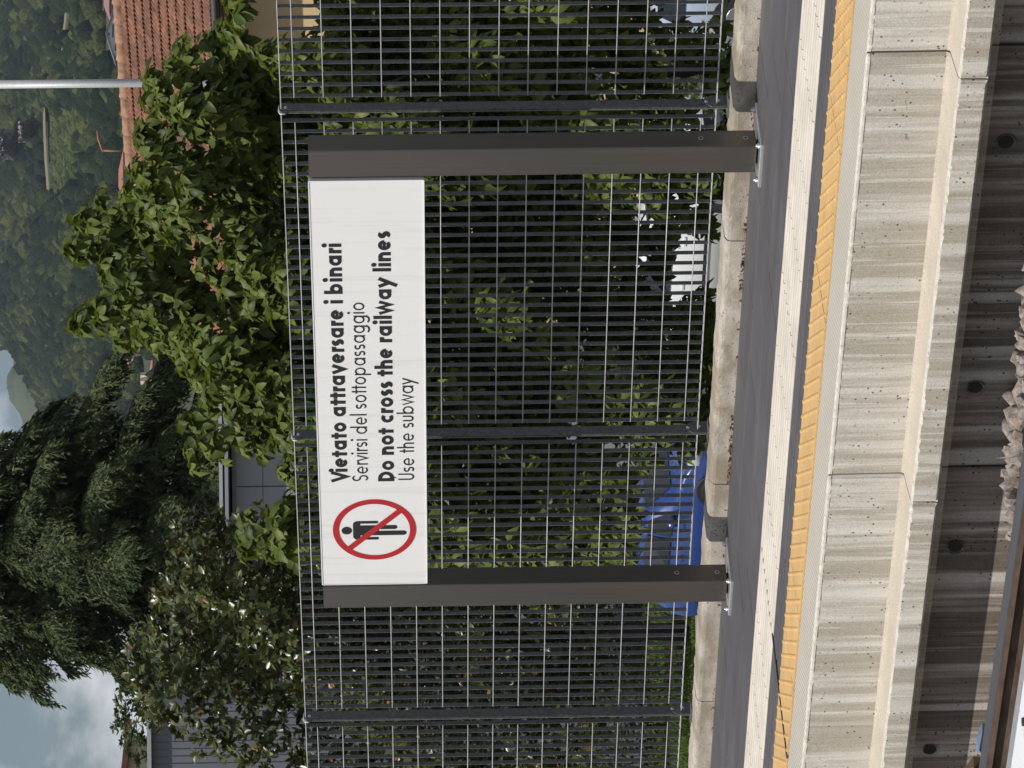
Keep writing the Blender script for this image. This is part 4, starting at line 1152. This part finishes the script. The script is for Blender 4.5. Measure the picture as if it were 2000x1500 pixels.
# low dark shade growth between the trunks (behind the lower fence)
def low_shrub(label, xa, xb, ya, yb_, d, leaf, n, sd, material=M['hedge'], tmean=.5, rpx=30, nwh=12, nm='shrub', singles=0, fl_=0):
    r = np.random.default_rng(sd); topf = lambda X: ya+10*math.sin(X*.05+sd)
    lb = lobes_in(topf, xa, xb, yb_, rpx, n, r)
    return clump_tree(nm, label, 'shrub', lb, lambda X, Y: d+.6*nz2(X, Y, 2)+(ya-Y)*.0, leaf, SMALL, material, nwh, 6, 60, r, (xa+xb)/2, d+.6,
                      'shrubs beyond the fence', (fl_, .1, 1.3, [(xa+8, xb-8, ya+14, yb_)]) if fl_ else None, singles, trunk_r=.05, tmean=tmean, branch=False)
low_shrub('small leaved dark shrub beside the silver blue car', 1285, 1440, 1240, 1415, 38, .05, 60, 31, rpx=22, nwh=16, tmean=.6, fl_=1500)
low_shrub('clipped yellowish green hedge left of the blue car roof', 150, 420, 1130, 1262, 62, .075, 90, 32, rpx=22, nwh=10, tmean=.8, fl_=2500)
low_shrub('dark shrub standing on the lawn left of the sign post', -60, 210, 1120, 1285, 66, .09, 80, 33, rpx=24, nwh=10, tmean=.35, fl_=2500)
low_shrub('dark shrub between the blue car and the white car', 650, 880, 1150, 1420, 47, .09, 120, 34, rpx=28, nwh=9, tmean=.2, fl_=1500)
low_shrub('tall dark shrub behind the white car', 880, 1290, 800, 1345, 60, .13, 260, 35, rpx=30, nwh=10, tmean=.2, fl_=6500)
low_shrub('dark shrub behind the silver blue car', 1270, 1560, 880, 1400, 60, .13, 200, 36, rpx=30, nwh=10, tmean=.2, fl_=5000)

# ------------------------------------------------------------------ magnolia
MX = [-80, 0, 30, 60, 90, 140, 170, 240, 300, 370, 395, 430, 470, 500, 510, 525, 560, 600]
MY = [560, 440, 380, 320, 290, 265, 246, 250, 288, 305, 300, 330, 345, 352, 420, 560, 600, 640]
r = np.random.default_rng(51)
def rejM(X, Y, rr_):
    if X < 105 and 330 < Y < 600: return r.random() < .45
    if X > 480 and Y > 560: return True
    return False
lb = lobes_in(lambda X: float(np.interp(X, MX, MY)), -60, 560, lambda X: 1160 if X < 420 else 1020, 34, 520, r, rejM)
mg = clump_tree('magnolia_tree', 'magnolia tree with small glossy leaves, some rusty, at the left of the fence', 'tree', lb,
                lambda X, Y: 59+1.2*nz2(X, Y)+np.clip((Y-500)/600, 0, 1)*1.2, .165, MAGN, M['magnolia'], 27, 7, 55, r, 260, 61,
                fill=(12500, .6, 3.5, [(110, 500, 420, 1150), (-60, 480, 640, 1190), (-60, 480, 700, 1190), (150, 450, 330, 600)]), tmean=.5, up=.35)
fl = MB()
def flower(X, Y, d):
    c_ = at(X, Y, d); b = MB()
    for k in range(7):
        a = k*2*math.pi/7; dr = np.array([math.cos(a), math.sin(a), .8]); dr /= np.linalg.norm(dr); s_ = np.array([-math.sin(a), math.cos(a), 0])
        b.add([c_, c_+dr*.05+s_*.035, c_+dr*.11, c_+dr*.05-s_*.035], [(0, 1, 2, 3)])
    b.build('flower', M['petal'], mg)
for (X, Y) in ((110, 802), (225, 1078), (255, 870), (1500-1465, 580), (180, 560), (300, 520), (232, 258), (160, 905)): flower(X, Y, 57.2)

# ------------------------------------------------------------------ cedar
r = np.random.default_rng(77)
D0 = 82.0
tb = at(430, 1000, D0); tb[2] = ZG
cedar = thing('cedar_tree', 'tall dark cedar with drooping sprays of needles against the sky', 'tree', tb)
ztop = at(430, -260, D0)[2]
b = MB(); b.tube([(tb[0], tb[1], ZG), (tb[0], tb[1], 4.0), (tb[0], tb[1], ztop)], [.34, .24, .05], 10); b.build('trunk', M['bark'], cedar)
def px2(p):
    dd = (p-CAM)@FW; return (p-CAM)@RT/dd*FPX+750, 1000-(p-CAM)@UP/dd*FPX
def bough(z0, az, L_, rise, droop, mesh=True):
    dr = HR*math.cos(az)+(-HF)*math.sin(az); s = np.linspace(0, 1, 12)
    wob = r.normal(0, .03)
    cur = [np.array([tb[0], tb[1], z0])+dr*L_*q+np.cross([0, 0, 1.0], dr)*wob*L_*q*q+np.array([0, 0, rise*L_*q-droop*L_*q**2.2]) for q in s]
    br = bpy.data.objects.new('bough', None)
    b = MB(); b.tube(cur, list(np.linspace(.05, .008, 12)), 5); bo = b.build('bough', M['bark'], cedar)
    V, Q, T = [], [], []; n = 0; side = np.cross([0, 0, 1.0], dr)
    nt_ = int(42*L_); m_ = 11; cu = np.array(cur)
    q = r.uniform(.18, 1.0, nt_)*10.999; i = q.astype(int); f_ = (q-i)[:, None]; p = cu[i]*(1-f_)+cu[i+1]*f_; qq = q/11
    w_ = ((.06+.66*np.sin(np.minimum(qq, 1)**1.1*math.pi*.97))*r.uniform(.2, 1, nt_)*min(L_, 3.4)/3.0)[:, None]; sg = r.choice([-1.0, 1.0], nt_)[:, None]
    e = p+side*sg*w_+dr*w_*.45-np.array([0, 0, 1.0])*w_*.30; hang = (r.uniform(.12, .72, nt_)*(1.0-.35*qq))[:, None]
    tn = np.clip(r.normal(.5, .18, nt_), 0, .95); tt = np.linspace(0, 1, m_)
    C_ = np.stack([p+(e-p)*min(1, a*1.5)+np.array([0, 0, -1.0])*hang*a*a+dr*.10*a for a in tt], 1)
    C_ = np.repeat(C_.reshape(-1, 3), 2, 0); K = len(C_); C_ = C_+r.normal(0, .018, (K, 3)); SG = np.repeat(sg, m_*2, 0)
    ax = unit(r.normal(0, .5, (K, 3))*np.array([1, 1, .6])-np.array([0, 0, .9])+.5*dr+.4*side*SG); wv = unit(np.cross(ax, r.normal(size=(K, 3))))
    l_ = r.uniform(.09, .19, K)[:, None]; ww = r.uniform(.015, .030, K)[:, None]
    V = np.stack([C_-wv*ww, C_+ax*l_*.5-wv*ww*.9, C_+ax*l_, C_+wv*ww], 1).reshape(-1, 3); Q = np.arange(4*K).reshape(-1, 4)
    T = np.repeat(np.repeat(tn, m_*2)+r.uniform(-.08, .08, K), 4)
    np_obj('needle_spray', V, Q, M['cedar'], bo, T, 'stuff')
zt = ztop
for k in range(185):
    f_ = (k+.5)/185; Yb_ = -230+f_*820; z0 = at(430, Yb_, D0)[2]
    half = (172+.47*(Yb_+230))/FPX*D0*r.uniform(.70, 1.12)
    az = k*2.399963+r.uniform(-.3, .3)
    if math.sin(az) < -.6 and r.random() < .6: continue
    if math.cos(az) < -.2 and Yb_ > 90: half *= .62
    bough(z0, az, max(.8, half), r.uniform(.10, .44), r.uniform(.28, .66))

r = np.random.default_rng(88)
lb = lobes_in(lambda X: float(np.interp(X, [10, 45, 80, 120, 170, 200], [275, 232, 222, 218, 235, 270])), 14, 195, 330, 13, 70, r)
clump_tree('round_tree', 'small round dark green tree on the skyline between the red roofed house and the cedar', 'tree', lb, lambda X, Y: 120+1.2*nz2(X, Y, 3), .22, SMALL, M['hedge'], 90, 6, 60, r, 110, 121, None, None, 0, trunk_r=.12, tmean=.35, branch=False)

# ------------------------------------------------------------------ lawn
b = MB(); P_ = [at(X, Y, 60)*0 for X, Y in ()]
lw0 = at(-120, 1360, 60); lw1 = at(330, 1360, 60); lw2 = at(420, 1200, 76); lw3 = at(-200, 1200, 76)
b.add([(p[0], p[1], ZG+.06) for p in (lw0, lw1, lw2, lw3)] + [(p[0], p[1], ZG-.05) for p in (lw0, lw1, lw2, lw3)], [(0, 1, 2, 3), (0, 4, 5, 1), (1, 5, 6, 2), (2, 6, 7, 3), (3, 7, 4, 0)])
o = b.build('lawn', M['lawn']); o['kind'] = 'structure'
b = MB(); e0 = lw0-HF*.15; e1 = lw1-HF*.15
b.tube([(e0[0], e0[1], ZG+.03), (e1[0], e1[1], ZG+.03)], .09, 4); o = b.build('lawn_kerb', M['ledge']); o['kind'] = 'structure'
r = np.random.default_rng(9); V, Q, T = [], [], []; n = 0
for k in range(24000):
    a, q = r.random(), r.random()**1.5; p = (lw0*(1-a)+lw1*a)*(1-q)+(lw3*(1-a)+lw2*a)*q; p[2] = ZG+.06
    h = r.uniform(.05, .12); w_ = .012; dx = r.normal(0, .5, 3)*h; dx[2] = h; s_ = HR*w_
    V += [p-s_, p+s_, p+dx+s_*.3, p+dx-s_*.3]; Q.append((n, n+1, n+2, n+3)); n += 4; T += [np.clip(r.normal(.6, .2), 0, .93)]*4
tag(np_obj('lawn_grass', V, Q, M['grass'], None, T), 'short green grass of the lawn beyond the fence at the left', 'grass', kind='stuff')

# ------------------------------------------------------------------ cars
M['glass'] = mat('car_glass', (.015, .02, .022), .05, 0, .8); M['tyre'] = mat('tyre', (.015, .015, .015), .8)
M['alloy'] = mat('alloy_wheel', (.4, .4, .42), .35, .8); M['trim'] = mat('black_trim', (.015, .015, .016), .5)
M['lamp'] = mat('headlight', (.5, .52, .55), .1, .3); M['redlamp'] = mat('tail_light', (.35, .01, .01), .2); M['plate'] = mat('number_plate', (.6, .6, .58), .5)
def car(label, name, front_right, xf, y0, L_, Wd, Ht, col, prof=None, rough=.25):
    """front end at world x = xf, long axis along the railway, near side at y0; front towards +x"""
    paint = mat(name+'_paint', col, rough, .1, .6); paint.node_tree.nodes['Principled BSDF'].inputs['Coat Weight'].default_value = .6
    sgn = 1 if front_right else -1
    root = thing('parked_car', label, 'car', (xf-sgn*L_/2, y0+Wd/2, ZG), 'cars parked below the platform')
    k = L_/4.0; hk = Ht/1.47
    st = [(0, .42, .80, .82, .62), (.06, .28, .92, .98, .66), (.22, .20, .97, 1.28, .66), (.50, .19, .98, 1.42, .68), (1.2, .18, .98, 1.47, .70), (1.9, .18, .97, 1.46, .70),
          (2.45, .18, .95, 1.38, .68), (2.80, .18, .94, 1.16, .70), (3.10, .18, .93, .97, .74), (3.5, .19, .86, .88, .74), (3.82, .22, .74, .77, .70), (3.97, .32, .58, .60, .62), (4.0, .42, .50, .52, .58)]
    rings = []
    for (x, zb, zl, zr_, wr) in st:
        hw = Wd/2*(1-.10*abs((x-2)/2)**3)
        pts = [(0, zb), (hw*.86, zb), (hw*.97, zb+.10), (hw, (zb+zl)/2), (hw*.985, zl-.06), (hw*.955, zl), (hw*(.955+wr)/2*1.04, (zl+zr_)/2), (hw*wr*1.04, zr_-.03), (hw*wr*.9, zr_), (0, zr_+.01)]
        rings.append([(x*k, p[0], p[1]*hk) for p in pts])
    def Wp(x, y, z): return (xf-sgn*(L_-x), y0+Wd/2+y, ZG+z)
    b = MB(); n = len(rings[0])
    for s_ in (-1, 1):
        base = [[Wp(p[0], s_*p[1], p[2]) for p in rg] for rg in rings]; vs = [p for rg in base for p in rg]
        fs = [(i*n+j, i*n+j+1, (i+1)*n+j+1, (i+1)*n+j) for i in range(len(rings)-1) for j in range(n-1)]
        b.add(vs, fs, 0, True); b.add(base[0], [tuple(range(n))], 0); b.add(base[-1], [tuple(range(n))], 0)
    b.build('body', paint, root)
    def surf(x, f):   # point on the side glass, f 0 belt .. 1 roof
        x_ = x
        xs_ = [q[0] for q in st]; zl = np.interp(x_, xs_, [q[2] for q in st]); zr_ = np.interp(x_, xs_, [q[3] for q in st]); wr = np.interp(x_, xs_, [q[4] for q in st])
        hw = Wd/2*(1-.10*abs((x_-2)/2)**3); y = hw*(.955+(wr*1.04-.955)*f); z = (zl+(zr_-.03-zl)*f)*hk; return x_*k, y+.034, z
    for s_ in (-1, 1):
        for (xa, xb, xa2, xb2) in ((.50, 1.25, .60, 1.25), (1.31, 2.05, 1.31, 2.02), (2.11, 2.72, 2.08, 2.38)):
            b = MB(); q = [surf(xa, .08), surf(xb, .08), surf(xb2, .88), surf(xa2, .88)]
            b.add([Wp(p[0], s_*p[1], p[2]) for p in q], [(0, 1, 2, 3)], 0); b.build('side_window', M['glass'], root)
        for (x, z) in ((1.5, .80), (2.32, .80)):
            b = MB(); b.box(*sorted((Wp(x*k, 0, 0)[0], Wp((x+.17)*k, 0, 0)[0])), *sorted((Wp(0, s_*Wd/2*.985, 0)[1], Wp(0, s_*(Wd/2*.985+.02), 0)[1])), ZG+z*hk, ZG+(z+.03)*hk); b.build('door_handle', paint, root)
        b = MB(); c_ = Wp(2.58*k, s_*(Wd/2+.07), .99*hk); b.dome(c_, .09, .10, (sgn, 0, 0)); b.dome(c_, .09, .02, (-sgn, 0, 0)); b.build('wing_mirror', paint, root)
        b = MB(); b.box(*sorted((Wp(.9*k, 0, 0)[0], Wp(3.1*k, 0, 0)[0])), *sorted((Wp(0, s_*Wd/2*.99, 0)[1], Wp(0, s_*(Wd/2*1.0+.015), 0)[1])), ZG+.46*hk, ZG+.53*hk); b.build('side_moulding', M['trim'], root)
        for x in (.72, 3.28):
            c_ = np.array(Wp(x*k, s_*(Wd/2-.10), .30))
            b = MB(); e = np.array([0, s_, 0]); b.tube([c_-e*.09, c_+e*.07, c_+e*.112], [.305, .305, .27], 22); w_ = b.build('wheel', M['tyre'], root)
            b = MB(); b.tube([c_+e*.10, c_+e*.118], [.19, .17], 14); b.build('rim', M['alloy'], w_)
            b = MB(); b.tube([c_+e*.055, c_+e*.098], [.36, .352], 22); b.build('wheel_arch', M['trim'], root)
        b = MB(); p_ = Wp(3.86*k, s_*Wd/2*.74, .68*hk); b.dome(p_, .15, .10, (sgn*.8, s_*.45, .35)); b.build('headlight', M['lamp'], root)
        b = MB(); p_ = Wp(.09*k, s_*Wd/2*.78, .86*hk); b.dome(p_, .10, .07, (-sgn*.9, s_*.4, 0)); b.build('tail_light', M['redlamp'], root)
    for nm_, xa, xb, f0, f1 in (('windscreen', 2.50, 3.06, .93, .05), ('rear_window', .09, .44, .10, .9)):
        xs_ = [q[0] for q in st]; q = []
        for x in (xa, xb):
            zr_ = np.interp(x, xs_, [a[3] for a in st]); wr = np.interp(x, xs_, [a[4] for a in st]); hw = Wd/2*(1-.10*abs((x-2)/2)**3); q.append((x*k, hw*wr*.86, zr_*hk+.018))
        b = MB(); b.add([Wp(q[0][0], -q[0][1], q[0][2]), Wp(q[0][0], q[0][1], q[0][2]), Wp(q[1][0], q[1][1], q[1][2]), Wp(q[1][0], -q[1][1], q[1][2])], [(0, 1, 2, 3)]); b.build(nm_, M['glass'], root)
    b = MB(); b.box(*sorted((Wp(3.98*k, 0, 0)[0], Wp(4.03*k, 0, 0)[0])), y0+Wd*.28, y0+Wd*.72, ZG+.40*hk, ZG+.56*hk); b.build('grille', M['trim'], root)
    return root
car('bright blue small car seen through the fence beside the left sign post', 'blue', True, -23.35, 25.0, 3.2, 1.55, 1.45, (.013, .046, .20))
car('white car hidden by leaves beyond the middle of the fence', 'white', True, -19.5, 27.2, 4.0, 1.65, 1.42, (.72, .73, .72))
car('silver blue car with a red rear light at the right edge of the fence', 'silver', True, -13.2, 26.4, 4.1, 1.7, 1.50, (.36, .43, .52))

# ------------------------------------------------------------------ haze
b = MB(); c_ = at(750, 800, 1700)
ang = math.atan2(HF[1], HF[0])
P = lambda a, q, z: tuple(np.array([CAM[0], CAM[1], 0])+HF*a+HR*q+np.array([0, 0, z]))
vs = [P(a, q, z) for z in (-5, 420) for q in (-1500, 1500) for a in (-120, 4200)]
b.add(vs, [f[::-1] for f in [(0, 2, 3, 1), (4, 5, 7, 6), (0, 1, 5, 4), (2, 6, 7, 3), (0, 4, 6, 2), (1, 3, 7, 5)]])
hm = bpy.data.materials.new('haze'); hm.use_nodes = True; hn = hm.node_tree; hn.nodes.clear()
ho = hn.nodes.new('ShaderNodeOutputMaterial'); hv = hn.nodes.new('ShaderNodeVolumePrincipled')
hv.inputs['Density'].default_value = .00004; hv.inputs['Color'].default_value = (.72, .84, 1.0, 1)
hn.links.new(hv.outputs[0], ho.inputs['Volume'])
o = b.build('haze', hm); o['kind'] = 'stuff'
bpy.context.view_layer.update()
